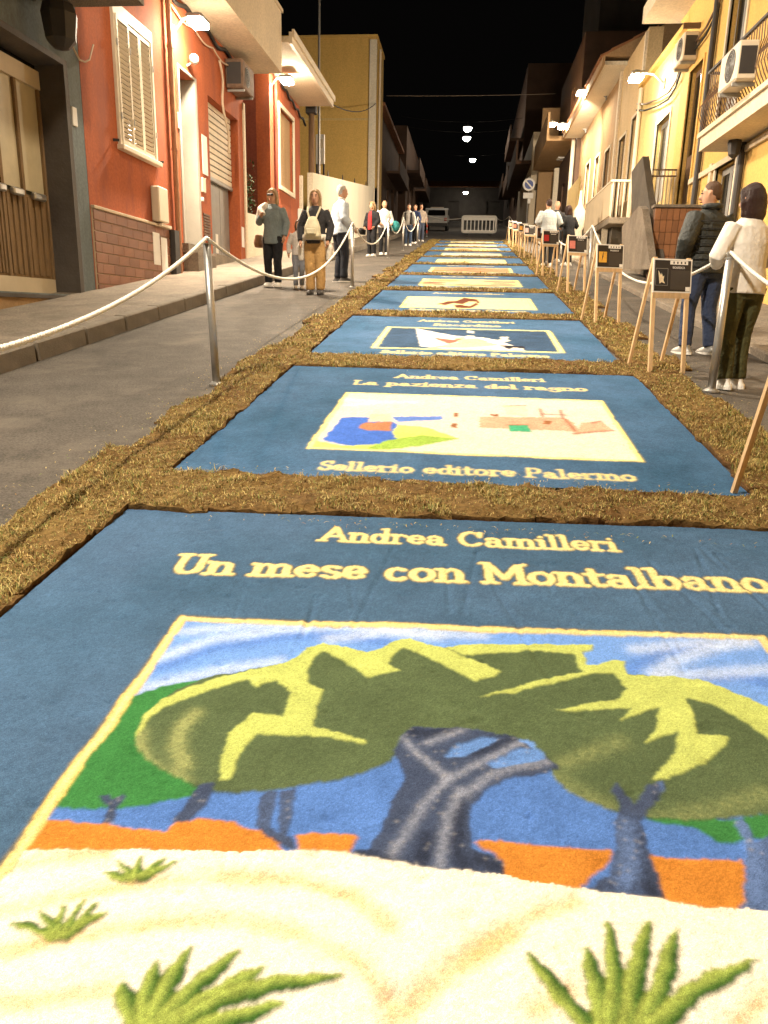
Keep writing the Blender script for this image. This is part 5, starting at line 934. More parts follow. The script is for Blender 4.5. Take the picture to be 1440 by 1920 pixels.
for lb, (u, v) in (('metal rope post in front of the man in the pale shirt', (660, 540)), ('metal rope post in front of the couple with the red top', (727, 485)), ('metal rope post left of the group in jeans', (755, 470)), ('metal rope post behind the group in jeans', (782, 460))): LP.append(post(lb, *at_g(u, v)))
LP.append(post('red and white banded rope post at the far end', *at_g(800, 444), banded=True))
for i, (lb, sg) in enumerate((('near rope dipping out of the picture on the left', .38), ('long rope sagging in front of the two women on the left', .62), ('rope hanging between second and third left post', .55), ('rope hanging in front of the teal bag', .5), ('rope hanging across the group in jeans', .55), ('short rope to the banded far post', .3))): rope(lb, LP[i], LP[i+1], sg)
gr = at_g(1333, 735)
RP = [post('metal rope post on the right out of the picture', 2.35, 2.9), post('near right metal rope post beside the woman in white', *gr, lean=(.01, .0), h=1.06, r=.034), post('metal rope post behind the third easel', *at_g(1100, 553)), post('metal rope post behind the far easels', 2.25, 24), post('far metal rope post on the right end', 1.95, 44)]
rope('taut rope running down from the near post past the woman', RP[0], RP[1], .30); rope('rope sagging behind the two nearest easels', RP[1], RP[2], .55); rope('rope behind the middle easels', RP[2], RP[3], .5); rope('rope behind the far easels', RP[3], RP[4], .4)
rope('rope from the banded post to the white barrier', LP[-1], np.array([-.75, 50, sz(50)+1.0]), .12); rope('rope from the white barrier to the far right post', np.array([1.5, 50, sz(50)+1.0]), RP[4], .15)
# ================================================================== easels with dark posters
mat('poster_black', (.018, .014, .013), .45, .1, 5, 0, spec=.4); mat('poster_panel', (.055, .045, .038), .5, .1, 5, 0); mat('poster_grey', (.22, .20, .18), .6, .1, 5, 0); mat('ink', (.05, .045, .045), .6, 0, 5, 0)
PICS = [(.55, .35, .18), (.74, .60, .40), (.70, .36, .05), (.62, .20, .16), (.48, .03, .025), (.10, .04, .03), (.70, .45, .42), (.66, .30, .04), (.45, .12, .06), (.30, .2, .1)]
EL = ['easel at the right edge with only one leg in view', 'nearest full easel, poster with white pointed shape', 'easel with orange square and dark slash on its poster', 'easel with pale pink picture on its poster', 'easel with red square on its poster before the grey shirt', 'easel with all dark poster beside the red square one', 'easel with small pink dot picture on its poster', 'easel with small orange picture on its poster', 'easel with dim rusty poster second from the far end', 'farthest easel with dim tan poster by the barrier']
def easel(i, x, y, rz, flip=False):
    t = thing('easel', EL[i], 'easel', (x, y, sz(y)), rz, 'wooden easels along the right side')
    t.rotation_euler[0] = math.atan(SL)*.35
    W_, Hh, top = .185, .30, 1.03
    for s in (-1, 1):
        MB().bar((s*W_*.92, 0, -.01), (s*W_*.92, .17, top), .036, .024, (0, 1, 0)).build('leg', 'wood', t); MB().bar((s*W_*.92, .40, -.0), (s*W_*.92, .185, top-.02), .030, .022, (0, 1, 0)).build('rear_leg', 'wood', t)
    MB().bar((-W_, .112, .70), (W_, .112, .70), .03, .05).build('ledge', 'wood', t); MB().bar((-W_, .19, top-.03), (W_, .19, top-.03), .02, .035).build('cross_bar', 'wood', t)
    n = np.array((0, .17, top)); n = n/np.linalg.norm(n); nb = np.array((0, -n[2], n[1]))
    def P(u, v, d): q = np.array([u, 0, 0]) + np.array([0, .17*.72/top, .72]) + n*v + nb*d; return tuple(q)
    def rect(u0, u1, v0, v1, d0, d1): return [P(u0, v0, d0), P(u1, v0, d0), P(u1, v1, d0), P(u0, v1, d0), P(u0, v0, d1), P(u1, v0, d1), P(u1, v1, d1), P(u0, v1, d1)], [(0,3,2,1),(4,5,6,7),(0,1,5,4),(1,2,6,5),(2,3,7,6),(3,0,4,7)]
    MB().add(*rect(-.195, .195, 0, Hh, .013, .022)).build('board', 'white_paint', t)
    ps = MB().add(*rect(-.182, .182, .014, Hh-.014, .0221, .0245)).build('poster', 'poster_black', t)
    MB().add(*rect(-.02, .175, .03, .20, .0246, .0254)).build('text_block', 'poster_panel', ps)
    MB().add(*rect(-.03, .15, Hh-.05, Hh-.016, .0246, .0258)).build('logo_strip', 'white_paint', ps)
    for k in range(4): MB().add(*rect(.0+k*.038, .014+k*.038, Hh-.043, Hh-.024, .0259, .0264)).build('logo', 'ink', ps)
    MB().add(*rect(.135, .18, .016, .055, .0256, .0262)).build('corner_label', 'white_paint', ps)
    pc = mat('poster_picture_%s' % 'abcdefghij'[i], PICS[i] if i != 1 else (.02, .018, .02), .5, .2, 14, 0)
    pic_ = MB().add(*rect(-.165, -.05, .07, .205, .0246, .0256)).build('picture', pc, ps)
    if i in (0, 1):
        fr_ = MB()
        for r_ in ((-.172, -.168, .062, .214), (-.052, -.048, .062, .214), (-.168, -.052, .062, .066), (-.168, -.052, .21, .214)): fr_.add(*rect(*r_, .0247, .026))
        fr_.build('picture_frame', 'poster_grey', ps); sp_ = MB(); pts = [(-.148, .195), (-.118, .155), (-.112, .175), (-.1, .14), (-.085, .15), (-.092, .11), (-.075, .08), (-.11, .092), (-.13, .078)]
        sp_.add([P(u, v, .0262) for u, v in pts], [tuple(range(len(pts)))]).build('pale_shape', mat('cream_print', (.74, .60, .40), .5, .2, 30, 0), ps)
    if i == 2:
        pts = [(-.105, .2), (-.098, .2), (-.105, .15), (-.098, .15), (-.125, .08), (-.115, .13), (-.122, .13)]
        MB().add([P(u, v, .0262) for u, v in pts], [tuple(range(len(pts)))]).build('slash', 'ink', ps)
    # title in white roman capitals
    tt = 'INGARRIATA'; L_ = text_len(tt); s_ = .125/L_; pen = 0; tm_ = MB()
    if i < 4:
        for ch in tt:
            for st in GL[ch][1]:
                for a_, b_ in zip(st[:-1], st[1:]):
                    pa, pb = P(-.005+(pen+a_[0])*s_, .215+a_[1]*.018, .0262), P(-.005+(pen+b_[0])*s_, .215+b_[1]*.018, .0262)
                    if np.linalg.norm(np.array(pa)-np.array(pb)) > 1e-4: tm_.bar(pa, pb, .0022, .0008, tuple(nb))
            pen += GL[ch][0]
    else: tm_.add(*rect(-.005, .12, .215, .228, .0258, .0264))
    tm_.build('title', 'white_paint', ps)
for i, (x, y) in enumerate(((1.72, 3.72), (1.86, 7.31), (1.84, 10.52), (1.93, 14.5), (1.80, 18.2), (1.95, 21.9), (1.85, 25.7), (1.88, 29.4), (1.85, 33.2), (1.85, 37))): easel(i, x, y, R(19 + (i*37 % 7) - 3))
# ================================================================== white plastic barrier
t = thing('barrier', 'white plastic crowd barrier closing the far end of the carpets', 'barrier', (.38, 50, sz(50)))
bw_, bh = 1.1, 1.08
def rr(w_, h_, r_, y, zc): return [(cx+r_*math.cos(R(a)), y, zc+cz+r_*math.sin(R(a))) for cx, cz, a0 in ((w_-r_, h_-r_, 0), (-w_+r_, h_-r_, 90), (-w_+r_, -h_+r_, 180), (w_-r_, -h_+r_, 270)) for a in np.linspace(a0, a0+90, 5)]
P_ = rr(bw_-.06, bh/2-.08, .12, 0, bh/2+.12); MB().tube(P_+[P_[0], P_[1]], .075, 10).build('frame', 'white_paint', t, smooth=True)
MB().box(-bw_+.06, bw_-.06, -.03, .03, bh+.12-.30, bh+.12-.12).build('top_panel', 'white_paint', t); MB().box(-bw_+.06, bw_-.06, -.03, .03, .16, .32).build('bottom_panel', 'white_paint', t)
for k in range(9): MB().bbox(-bw_+.12+k*.235-.035, -bw_+.12+k*.235+.035, -.028, .028, .30, bh-.16, .012).build('upright', 'white_paint', t)
for s in (-1, 1): MB().bbox(s*.7-.06, s*.7+.06, -.3, .3, 0, .1, .02).build('foot', 'dark_metal', t)
# ================================================================== car
mat('car_paint', (.72, .70, .66), .25, .03, 3, 0, spec=.6); mat('tyre', (.02, .02, .02), .8, .1); mat('tail_light', (.35, .02, .015), .3, 0, 3, 0)
t = thing('car', 'white car parked at the dark far end, half behind the rope', 'car', (-2.8, 60.5, sz(60.5)), 0); t.rotation_euler[0] = math.atan(SL)
prof = [(0, .35), (0, .8), (.12, 1.0), (.55, 1.06), (.75, 1.5), (1.2, 1.62), (2.4, 1.6), (3.1, 1.08), (4.0, .98), (4.2, .75), (4.2, .35)]
cb = MB(); cb.loft([[(s*x, y, z) for y, z in prof] for s, x in ((-1, .84), (-1, .86), (1, .86), (1, .84))]); cb.build('body', 'car_paint', t)
MB().add([(-.68, .53, 1.09), (.68, .53, 1.09), (.62, .735, 1.48), (-.62, .735, 1.48)], [(0, 1, 2, 3)]).build('rear_window', 'dark_glass', t)
for s in (-1, 1):
    MB().prism([(.95, 1.1), (2.85, 1.1), (2.3, 1.5), (1.1, 1.5)], 0, s*.862, s*.868).build('side_window', 'dark_glass', t)
    MB().bbox(min(s*.6, s*.82), max(s*.6, s*.82), -.02, .05, .72, .95, .01).build('tail_light', 'tail_light', t)
    for y in (.8, 3.3):
        wh = MB().cyl((s*.68, y, .31), (s*.88, y, .31), .31, 18).build('wheel', 'tyre', t); MB().cyl((s*.881, y, .31), (s*.89, y, .31), .19, 14).build('rim', 'grey_metal', wh)
MB().bbox(-.85, .85, -.06, .1, .35, .58, .03).build('bumper', 'dark_metal', t); MB().box(-.26, .26, -.012, -.001, .7, .82).build('number_plate', 'white_paint', t); MB().box(-.5, .5, 1.3, 1.36, 1.625, 1.7).build('roof_rack', 'ivory_paint', t)
# ================================================================== no-parking sign, pale bollard
t = thing('road_sign', 'round no parking sign on a post by the pale end wall', 'sign', (3.02, 46, sz(46)))
mat('sign_blue', (.03, .06, .25), .4, 0, 3, 0); mat('sign_red', (.55, .03, .03), .4, 0, 3, 0)
MB().cyl((0, 0, 0), (0, 0, 3.25), .035, 8).build('post', 'grey_metal', t)
dsc = lambda r, y0, y1: MB().cyl((0, y0, 2.85), (0, y1, 2.85), r, 24)
dsc(.34, -.06, -.04).build('plate', 'white_paint', t); dsc(.31, -.064, -.0601).build('ring', 'white_paint', t); dsc(.24, -.068, -.0641).build('field', 'sign_blue', t)
MB().bar((-.2, -.072, 3.05), (.2, -.072, 2.65), .006, .075, (.7, 0, .7)).build('slash', 'white_paint', t)
MB().bbox(-.28, .28, -.06, -.04, 2.12, 2.42, .01).build('lower_plate', 'white_paint', t); MB().bbox(-.02, .14, -.061, -.045, 1.85, 2.11, .01).build('tow_plate', 'white_paint', t)
t = thing('bollard', 'pale stone bollard with carved waist near the landing balcony', 'bollard', (3.1, 24, sz(24)))
MB().lathe([(.16, 0), (.16, .25), (.1, .35), (.13, .6), (.12, .9), (.17, 1.0), (.17, 1.45), (.06, 1.62), (.03, 2.0)], n=12).build('shaft', 'pale_plaster', t, smooth=True)
# ================================================================== people
SKIN = mat('skin', (.50, .27, .17), .55, .08, 12, .05, 80, spec=.3)
def cloth(name, c, fold=.25, rough=.85): return mat(name, c, rough, .12, 9, fold, 26)
def remeshed(mb, vox, smooth=2, wrinkle=0., ws=9., seed=0):
    me = mb.mesh('tmp'); o = bpy.data.objects.new('tmp', me); col.objects.link(o)
    m = o.modifiers.new('r', 'REMESH'); m.mode = 'VOXEL'; m.voxel_size = vox; m.use_smooth_shade = True
    s = o.modifiers.new('s', 'SMOOTH'); s.factor = .5; s.iterations = smooth
    dg = bpy.context.evaluated_depsgraph_get(); out = bpy.data.meshes.new_from_object(o.evaluated_get(dg)); bpy.data.objects.remove(o)
    bpy.data.meshes.remove(me)
    if wrinkle:
        n = len(out.vertices); co = np.empty(n*3, np.float32); out.vertices.foreach_get('co', co); co = co.reshape(-1, 3); nr = np.empty(n*3, np.float32); out.vertices.foreach_get('normal', nr); nr = nr.reshape(-1, 3)
        f = fbm(co[:, 0]*.6+co[:, 1]*.8+seed, co[:, 2]*1.0+co[:, 1]*.3, ws, seed, 3)-.5
        co += nr*(f*wrinkle*2)[:, None]; out.vertices.foreach_set('co', co.ravel()); out.update()
    out.polygons.foreach_set('use_smooth', [True]*len(out.polygons))
    return out
def ell(mb, rings, n=16):     # rings: (x, y, z, rx, ry)
    mb.loft([[(x+rx*math.cos(a)*(1-.0*abs(math.sin(a))), y+ry*math.sin(a), z) for a in np.linspace(0, 2*math.pi, n, endpoint=False)] for x, y, z, rx, ry in rings]); return mb
def lerp(a, b, t): return np.array(a)*(1-t)+np.array(b)*t
def limb(mb, pts, rs, k=4, n=10):
    P, Q = [], []
    for i in range(len(pts)-1):
        for t in np.linspace(0, 1, k, endpoint=False): P.append(lerp(pts[i], pts[i+1], t)); Q.append(rs[i]*(1-t)+rs[i+1]*t)
    P.append(np.array(pts[-1])); Q.append(rs[-1]); mb.tube(P, Q, n); return mb
def person(label, x, y, face, H=1.7, top=None, legs=None, shoes=None, hair=None, hairstyle='short', arms=None, stance=((-.1, 0), (.1, 0)), lean=0., head=0., girth=1., coat=None, vox=.016, hem=.86, skirt=0, detail=False, tuck=False, z0=0.):
    """local frame: x right, y ahead, z up; face = heading in degrees (0 looks up the street)"""
    s = H/1.75; g = girth
    t = thing('person', label, 'person', (x, y, sz(y)+z0), R(face), 'people strolling along the carpets'); t.scale = (s, s, s)
    def Lz(z): return (0, lean*max(0, z-.95), 0)
    sh = {-1: np.array([-.185*g, 0, 1.42])+Lz(1.42), 1: np.array([.185*g, 0, 1.42])+Lz(1.42)}
    arms = arms or {-1: ((-.27*g, -.02, 1.14), (-.27*g, .06, .90)), 1: ((.27*g, -.02, 1.14), (.27*g, .06, .90))}
    hip = {-1: np.array([-.095*g, 0, .90]), 1: np.array([.095*g, 0, .90])}
    ank = {k: np.array([st[0], st[1], .085]) for k, st in zip((-1, 1), stance)}
    knee = {k: lerp(hip[k], ank[k], .52)+np.array([0, .035, 0]) for k in (-1, 1)}
    hy = lean*.7; hc = np.array([0, hy+.015, 1.635]); hr = R(head); cx, sx = math.cos(hr), math.sin(hr)
    def hd(px, py, pz): return (hc[0]+px*cx-py*sx, hc[1]+px*sx+py*cx, hc[2]+pz)
    # ---- body, one continuous surface
    b = MB()
    ell(b, [(0, 0, .80, .10*g, .09*g), (0, 0, .92, .165*g, .115*g), (0, Lz(1.08)[1], 1.08, .14*g, .10*g), (0, Lz(1.28)[1], 1.28, .165*g, .115*g), (0, Lz(1.42)[1], 1.42, .15*g, .085*g), (0, Lz(1.48)[1], 1.48, .07, .06)])
    limb(b, [(0, Lz(1.44)[1], 1.44), (0, hy, 1.57)], [.062, .055])
    ell(b, [(*hd(0, .012, -.125)[:2], hc[2]-.125, .032, .036), (*hd(0, .01, -.10)[:2], hc[2]-.10, .055, .068), (*hd(0, .0, -.04)[:2], hc[2]-.04, .072, .088), (*hd(0, -.005, .03)[:2], hc[2]+.03, .077, .096), (*hd(0, -.01, .085)[:2], hc[2]+.085, .062, .078), (*hd(0, -.01, .112)[:2], hc[2]+.112, .03, .04)])
    limb(b, [hd(0, .075, .015), hd(0, .108, -.035), hd(0, .085, -.05)], [.013, .017, .012], 3, 8)
    for k in (-1, 1):
        limb(b, [hd(k*.076, -.005, .02), hd(k*.088, -.015, .0), hd(k*.078, -.008, -.035)], [.012, .016, .01], 3, 6)
        e, w_ = arms[k]; limb(b, [sh[k], e, w_], [.055*g, .042, .029]); d = lerp(e, w_, 1)-np.array(e); d = d/np.linalg.norm(d); limb(b, [w_, np.array(w_)+d*.085], [.03, .034], 3, 8)
        limb(b, [hip[k], knee[k], ank[k]], [.085*g, .055, .04]); limb(b, [ank[k]-np.array([0, .05, .04]), ank[k]+np.array([0, .13, -.055])], [.04, .035], 3, 8)
    bm_ = remeshed(b, vox); bm_.materials.append(SKIN)
    import bmesh
    if True:                                   # fingers rooted in the palms
        fb = MB()
        for k in (-1, 1):
            e, w_ = map(np.array, arms[k]); d = (w_-e)/np.linalg.norm(w_-e); sd = np.cross(d, [0, 1, .2]); sd /= np.linalg.norm(sd); nn = np.cross(sd, d); p = w_+d*.075
            inw = np.array([-k, 0, 0])*.5+nn*.5
            for j, L_ in enumerate((.062, .072, .066, .05)):
                q = p+nn*(.024-.016*j); fb.tube([q, q+d*L_*.5+inw*.008, q+d*L_*.85+inw*.03], [.0095, .009, .0075], 6)
            q = w_+d*.03+nn*.03; fb.tube([q, q+d*.03+nn*.025, q+d*.06+nn*.03], [.011, .010, .008], 6)
        bb_ = bmesh.new(); bb_.from_mesh(bm_); tmp = fb.mesh('f', smooth=True); bb_.from_mesh(tmp); bb_.to_mesh(bm_); bb_.free(); bpy.data.meshes.remove(tmp)
    bo = link('body', bm_, t)
    if detail:
        for k in (-1, 1): MB().sphere(hd(k*.032, .082, .012), .012, .008, .009, 8, 5).build('eye', 'ink', t, smooth=True)
        MB().sphere(hd(0, .088, -.072), .024, .007, .006, 8, 5).build('lips', mat('lips', (.42, .14, .11), .5, 0, 5, 0), t, smooth=True)
        for k in (-1, 1): MB().tube([hd(k*.018, .088, .034), hd(k*.033, .086, .04), hd(k*.05, .074, .034)], .0045, 5).build('eyebrow', 'ink', t)
    # ---- trousers
    tr_ = MB(); m_ = legs[1]; wd = legs[2] if len(legs) > 2 else 1.
    ell(tr_, [(0, 0, .79, .13*g, .11*g), (0, 0, .92, .183*g, .132*g), (0, Lz(1.04)[1], 1.04, .155*g, .118*g)])
    for k in (-1, 1): limb(tr_, [hip[k]-np.array([0, 0, .0]), knee[k], ank[k]+np.array([0, -.012, .0])], [.105*g*wd**.5, .075*wd, .062*wd])
    me = remeshed(tr_, vox, 2, .010, 7, 3); me.materials.append(m_); link('trousers', me, t)
    # ---- shirt, jacket or coat
    if top:
        c_ = MB(); th = top[2] if len(top) > 2 else .018; hz = hem
        R_ = [(0, Lz(hz)[1], hz, .175*g+th, .125*g+th), (0, 0, .95, .172*g+th, .122*g+th), (0, Lz(1.08)[1], 1.08, .152*g+th, .112*g+th), (0, Lz(1.26)[1], 1.26, .172*g+th, .122*g+th), (0, Lz(1.40)[1], 1.40, .165*g+th*.8, .098*g+th*.8), (0, Lz(1.455)[1], 1.455, .105*g+th*.5, .075+th*.5), (0, Lz(1.50)[1]+.005, 1.495, .066, .062)]
        ell(c_, sorted(R_, key=lambda r: r[2]))
        sl = top[3] if len(top) > 3 else 1.
        for k in (-1, 1):
            e, w_ = arms[k]; w2 = lerp(e, w_, max(.05, min(1, sl*2-1))) if sl < 1 else np.array(w_)
            limb(c_, [sh[k]-np.array([k*.03, 0, .012]), e, w2], [.062*g+th, .05*g+th*.9, .038+th*.8])
        me = remeshed(c_, vox, 2, .006, 7, 5); me.materials.append(top[1]); link(top[0], me, t)
    # ---- shoes
    for k in (-1, 1):
        a = ank[k]; s_ = MB()
        ell(s_, [(a[0], a[1]+.035, .0, .053, .15), (a[0], a[1]+.035, .035, .053, .147), (a[0], a[1]+.03, .06, .043, .112), (a[0], a[1]-.01, .085, .04, .066), (a[0], a[1]-.02, .12, .042, .05)])
        sh_ = s_.build('shoe', shoes[0], t, (0, 0, 0), True); MB().add(*(lambda q: ([(*p[:2], -.004) for p in q]+[(*p[:2], .022) for p in q], [tuple(range(16))[::-1], tuple(range(16, 32))]+[(i, (i+1) % 16, 16+(i+1) % 16, 16+i) for i in range(16)]))([(a[0]+.056*math.cos(v), a[1]+.035+.153*math.sin(v)) for v in np.linspace(0, 2*math.pi, 16, endpoint=False)])).build('sole', shoes[1], sh_)
    # ---- hair
    if hair:
        h_ = MB()
        def hr_(dx, dy, dz, rx, ry): p = hd(dx, dy, dz); return (p[0], p[1], p[2], rx, ry)
        if hairstyle == 'short': ell(h_, [hr_(0, -.055, -.055, .055, .045), hr_(0, -.034, -.01, .082, .076), hr_(0, -.026, .04, .086, .088), hr_(0, -.018, .09, .074, .088), hr_(0, -.015, .125, .04, .05)])
        elif hairstyle == 'bald': ell(h_, [hr_(0, -.05, -.06, .055, .045), hr_(0, -.04, -.01, .081, .066), hr_(0, -.05, .04, .07, .055)])
        else:                                   # bob
            lo = -.17 if hairstyle == 'bob' else -.24
            ell(h_, [hr_(0, -.060, lo-.02, .080, .042), hr_(0, -.060, lo+.04, .104, .056), hr_(0, -.055, -.03, .104, .068), hr_(0, -.045, .03, .098, .080), hr_(0, -.024, .080, .086, .092), hr_(0, -.014, .125, .056, .07), hr_(0, -.012, .142, .02, .03)])
            for k in (-1, 1): limb(h_, [hd(k*.02, .066, .102), hd(k*.072, .042, .06), hd(k*.092, .004, -.04), hd(k*.084, -.004, lo+.02)], [.018, .022, .022, .018])
        me = remeshed(h_, min(vox, .012), 3, .004, 30, 2); me.materials.append(hair); link('hair', me, t)
    t['_s'] = s; del t['_s']
    return t, hd
def bag_part(t, name, m, fn, vox=.014, wr=.006):
    b = MB(); fn(b); me = remeshed(b, vox, 2, wr, 10, 4); me.materials.append(m); return link(name, me, t)
HB = {'dark': mat('dark_hair', (.035, .014, .010), .45, .25, 34, .9, 70, stretch=(6, 6, .25)), 'grey': mat('grey_hair', (.52, .49, .45), .6, .2, 34, .9, 70, stretch=(6, 6, .25)), 'fair': mat('fair_hair', (.36, .23, .11), .5, .2, 34, .9, 70, stretch=(6, 6, .25)), 'brown': mat('brown_hair', (.10, .05, .025), .5, .2, 34, .9, 70, stretch=(6, 6, .25))}
WH = ('white_paint', 'white_paint'); BK = ('dark_metal', 'dark_metal')
ARM_F = lambda g=1: {-1: ((-.29*g, .02, 1.15), (-.14*g, .22, 1.10)), 1: ((.29*g, .02, 1.15), (.14*g, .22, 1.10))}
ARM_POCK = lambda g=1: {-1: ((-.30*g, -.05, 1.15), (-.22*g, .10, .98)), 1: ((.30*g, -.05, 1.15), (.22*g, .10, .98))}
# ---- right, in front
x, y = at_g(1380, 728); pW, hd = person('woman in a white jacket and olive trousers seen from behind', x-.05, y, 20, 1.62, ('jacket', cloth('white_knit', (.78, .72, .64), .12), .022), ('trousers', cloth('olive_cloth', (.075, .072, .028)), 1.14), WH, HB['dark'], 'bob', ARM_F(1.05), ((-.10, -.02), (.085, .04)), head=14, girth=1.02, lean=.07, vox=.012, hem=.84)
x, y = at_g(1306, 664); pM, hd = person('man in a dark quilted jacket and jeans beside the nearest easel', x-.02, y, 26, 1.70, ('jacket', cloth('dark_quilt', (.036, .038, .034), .3, .6), .036), ('trousers', cloth('denim', (.035, .05, .10)), 1.1), ('grey_metal', 'white_paint'), HB['brown'], 'short', ARM_POCK(1.12), ((-.13, .03), (.13, -.06)), head=36, lean=.06, girth=1.12, vox=.012, hem=.84, detail=True)
for k in range(7):
    z = .90+k*.075; w_ = (.226 if k < 3 else .232)*1.0
    MB().tube([(w_*1.06*math.cos(a), (.178 if k < 5 else .168)*math.sin(a), z) for a in np.linspace(0, 2*math.pi, 30)], .0065, 5).build('quilt_seam', cloth('seam', (.02, .02, .02)), pM)
bag_part(pM, 'collar', cloth('dark_quilt', (.036, .038, .034)), lambda b: b.tube([(.085*math.cos(a), .085*math.sin(a)+.01, 1.51) for a in np.linspace(0, 6.28, 14)], .03, 8))
# ---- left, in front
x, y = at_g(514, 538); p1, hd = person('woman in a slate shirt and black trousers by the kerb', x, y, 168, 1.76, ('shirt', cloth('slate_cloth', (.17, .20, .20)), .02), ('trousers', cloth('black_cloth', (.014, .014, .016)), 1.12), WH, HB['fair'], 'bob', {-1: ((-.27, -.02, 1.15), (-.25, .04, .92)), 1: ((.29, .03, 1.16), (.16, .18, 1.26))}, ((-.09, 0), (.10, .03)), girth=1.06, hem=.78, detail=True)
MB().tube([hd(-.06, .086, .014), hd(-.03, .1, .012), hd(0, .1, .014), hd(.03, .1, .012), hd(.06, .086, .014)], [.017, .02, .012, .02, .017], 8).build('sunglasses', 'dark_metal', p1, smooth=True)
bag_part(p1, 'shawl', cloth('cream_cloth', (.70, .64, .55)), lambda b: (limb(b, [(.08, .08, 1.47), (.22, .03, 1.40), (.29, .02, 1.2)], [.06, .085, .07]), limb(b, [(.22, .09, 1.38), (.12, .15, 1.28)], [.07, .05])))
bag_part(p1, 'handbag', cloth('brown_leather', (.20, .09, .04), .1, .5), lambda b: ell(b, [(.32, -.02, .72, .06, .13), (.32, -.02, .80, .075, .15), (.31, -.02, .95, .05, .12)]))
x, y = at_g(592, 552); p2, hd = person('woman in tan trousers carrying a cream backpack on her front', x, y, 176, 1.72, ('blouse', mat('floral_cloth', (.03, .028, .03), .85, .1, 9, .2, 26, dirt=((.28, .20, .15), 22, .6, .8)), .02), ('trousers', cloth('tan_cloth', (.46, .27, .10)), 1.28), BK, HB['fair'], 'bob', {-1: ((-.28, .0, 1.15), (-.25, .1, .90)), 1: ((.28, .0, 1.15), (.25, .1, .90))}, ((-.095, 0), (.095, .0)), girth=1.04, hem=.86, detail=True)
bp_ = bag_part(p2, 'backpack', cloth('cream_canvas', (.62, .55, .38), .15), lambda b: ell(b, [(0, .20, .93, .11, .05), (0, .21, .97, .155, .085), (0, .21, 1.12, .145, .085), (0, .20, 1.24, .10, .065), (0, .19, 1.30, .06, .04)]))
MB().bbox(-.09, .09, .29, .325, .99, 1.1, .02).build('pocket', cloth('cream_canvas', (.62, .55, .38)), bp_)
for k in (-1, 1): MB().tube([(k*.06, .20, 1.27), (k*.10, .165, 1.38), (k*.115, .09, 1.475)], .017, 6, flat=.5).build('strap', cloth('cream_canvas', (.62, .55, .38)), p2)
bag_part(p2, 'tied_jacket', cloth('cream_cloth', (.70, .64, .55)), lambda b: (b.tube([(.205*math.cos(a), .16*math.sin(a), .97) for a in np.linspace(0, 6.28, 18)], .055, 8), limb(b, [(-.2, .05, .95), (-.26, .03, .8), (-.25, .03, .58)], [.06, .075, .05]), limb(b, [(.2, .05, .95), (.26, .03, .8), (.25, .03, .58)], [.06, .075, .05])))
x, y = at_g(556, 541); p3, hd = person('child in pale top and grey jeans half hidden behind the backpack woman', x+.05, y, 190, 1.22, ('top', cloth('pale_grey_cloth', (.55, .50, .46)), .02), ('trousers', cloth('grey_denim', (.20, .21, .24)), 1.0), WH, HB['brown'], 'bob', None, ((-.08, .02), (.09, .0)))
x, y = at_g(637, 529); p4, hd = person('grey haired man in a pale blue shirt looking to the right', x, y, -62, 1.88, ('shirt', cloth('pale_blue_cloth', (.50, .55, .62)), .024), ('trousers', cloth('navy_cloth', (.016, .018, .026)), 1.15), ('dark_metal', 'white_paint'), HB['grey'], 'short', {-1: ((-.27, -.04, 1.15), (-.25, .08, .92)), 1: ((.27, .0, 1.15), (.2, .2, .98))}, ((-.10, 0), (.10, .06)), girth=1.14, hem=.85, lean=.04, detail=True)
MB().tube([(0+.055*math.cos(a), .0+.05*math.sin(a)+.02, 1.515) for a in np.linspace(0, 6.28, 14)], .014, 6).build('collar', cloth('white_cloth', (.72, .70, .66)), p4)
# ---- left, farther
x, y = at_g(697, 481); p5, hd = person('woman in a red top and open black jacket holding a bag', x, y, 150, 1.66, ('jacket', cloth('black_cloth', (.014, .014, .016)), .03), ('trousers', cloth('black_cloth', (.014, .014, .016)), 1.15), WH, HB['fair'], 'bob', {-1: ((-.28, .0, 1.14), (-.2, .15, .95)), 1: ((.28, .0, 1.14), (.2, .15, .95))}, vox=.022, head=-25)
bag_part(p5, 'red_top', cloth('red_cloth', (.50, .03, .03)), lambda b: ell(b, [(.0, .12, .86, .09, .05), (0, .125, 1.1, .085, .055), (0, .13, 1.3, .08, .05), (0, .07, 1.46, .05, .03)]), .018)
bag_part(p5, 'handbag', cloth('black_leather', (.012, .012, .012), .1, .5), lambda b: ell(b, [(.34, .12, .72, .08, .16), (.34, .12, .86, .1, .18), (.34, .12, .92, .04, .12)]), .02)
x, y = at_g(719, 478); p6, hd = person('bald man in a white shirt standing behind the red top woman', x, y, 205, 1.72, ('shirt', cloth('white_cloth', (.72, .70, .66)), .024), ('trousers', cloth('black_cloth', (.014, .014, .016)), 1.1), WH, HB['grey'], 'bald', {-1: ((-.28, .0, 1.14), (-.2, .2, 1.0)), 1: ((.28, .0, 1.14), (.2, .2, 1.0))}, vox=.022, girth=1.08)
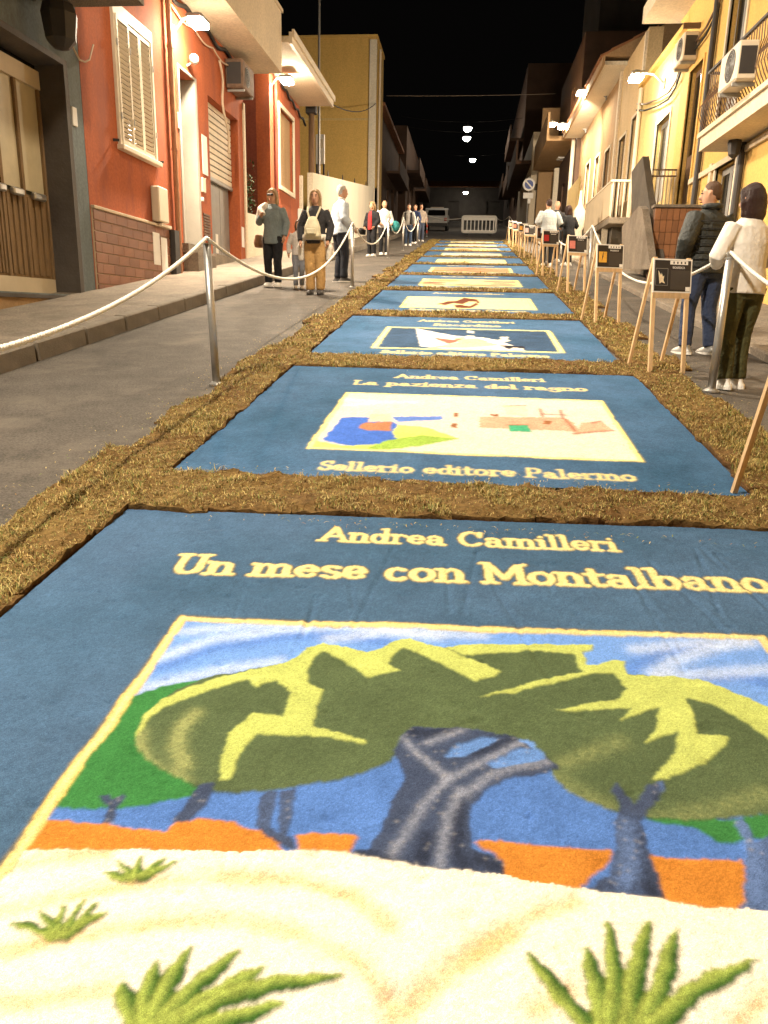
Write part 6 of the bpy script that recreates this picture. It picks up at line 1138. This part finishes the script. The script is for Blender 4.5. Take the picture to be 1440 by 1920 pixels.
bag_part(p6, 'teal_bag', cloth('teal_cloth', (.03, .20, .20)), lambda b: ell(b, [(-.36, .1, .78, .1, .14), (-.38, .1, .9, .15, .2), (-.38, .1, 1.05, .13, .18), (-.36, .1, 1.12, .05, .08)]), .022)
for lb, (u, v), f, c, lc, hc_, hh in (('person in a black and white top and jeans by the rope', (765, 461), 170, (.45, .43, .40), (.05, .075, .13), 'dark', 1.68), ('person in a dark blue jacket behind the rope', (777, 457), 150, (.025, .04, .10), (.02, .022, .03), 'brown', 1.68), ('person in a grey brown top at the far end of the rope', (788, 453), 200, (.26, .21, .17), (.05, .06, .09), 'dark', 1.72)):
    x, y = at_g(u, v); pp, hd = person(lb, x, y, f, hh, ('top', mat('top_%d' % u if 0 else 'top_' + lb.split()[3] + lb.split()[4], c, .85, .12, 9, .2, 26), .024), ('trousers', mat('trouser_' + lb.split()[3] + lb.split()[4], lc, .85, .12, 9, .2, 26), 1.1), WH, HB[hc_], 'short', None, vox=.026)
    if u == 765: bag_part(pp, 'vest', cloth('black_cloth', (.014, .014, .016)), lambda b: (ell(b, [(.13, .0, .9, .07, .16), (.13, 0, 1.4, .06, .13)]), ell(b, [(-.13, .0, .9, .07, .16), (-.13, 0, 1.4, .06, .13)])), .022)
# ---- right, farther
x, y = at_g(1024, 500); p7, hd = person('person in a pale grey shirt bending forward between the easels', x, y, 10, 1.74, ('shirt', cloth('grey_blue_cloth', (.42, .45, .45)), .03), ('trousers', cloth('black_cloth', (.014, .014, .016)), 1.1), WH, HB['dark'], 'short', ARM_F(1.1), girth=1.15, lean=.22, vox=.02)
x, y = at_g(1040, 492); p8, hd = person('bald man beyond the person in the grey shirt', x, y+.4, 200, 1.72, ('jacket', cloth('dark_grey_cloth', (.05, .05, .055)), .03), ('trousers', cloth('black_cloth', (.014, .014, .016)), 1.1), WH, HB['grey'], 'bald', None, vox=.024)
x, y = at_g(1062, 498); p9, hd = person('person in black with pale sleeves right of the grey shirt', x, y, 30, 1.58, ('jacket', cloth('black_cloth', (.014, .014, .016)), .03, .6), ('trousers', cloth('black_cloth', (.014, .014, .016)), 1.1), WH, HB['dark'], 'bob', ARM_F(1.05), vox=.024, lean=.15)
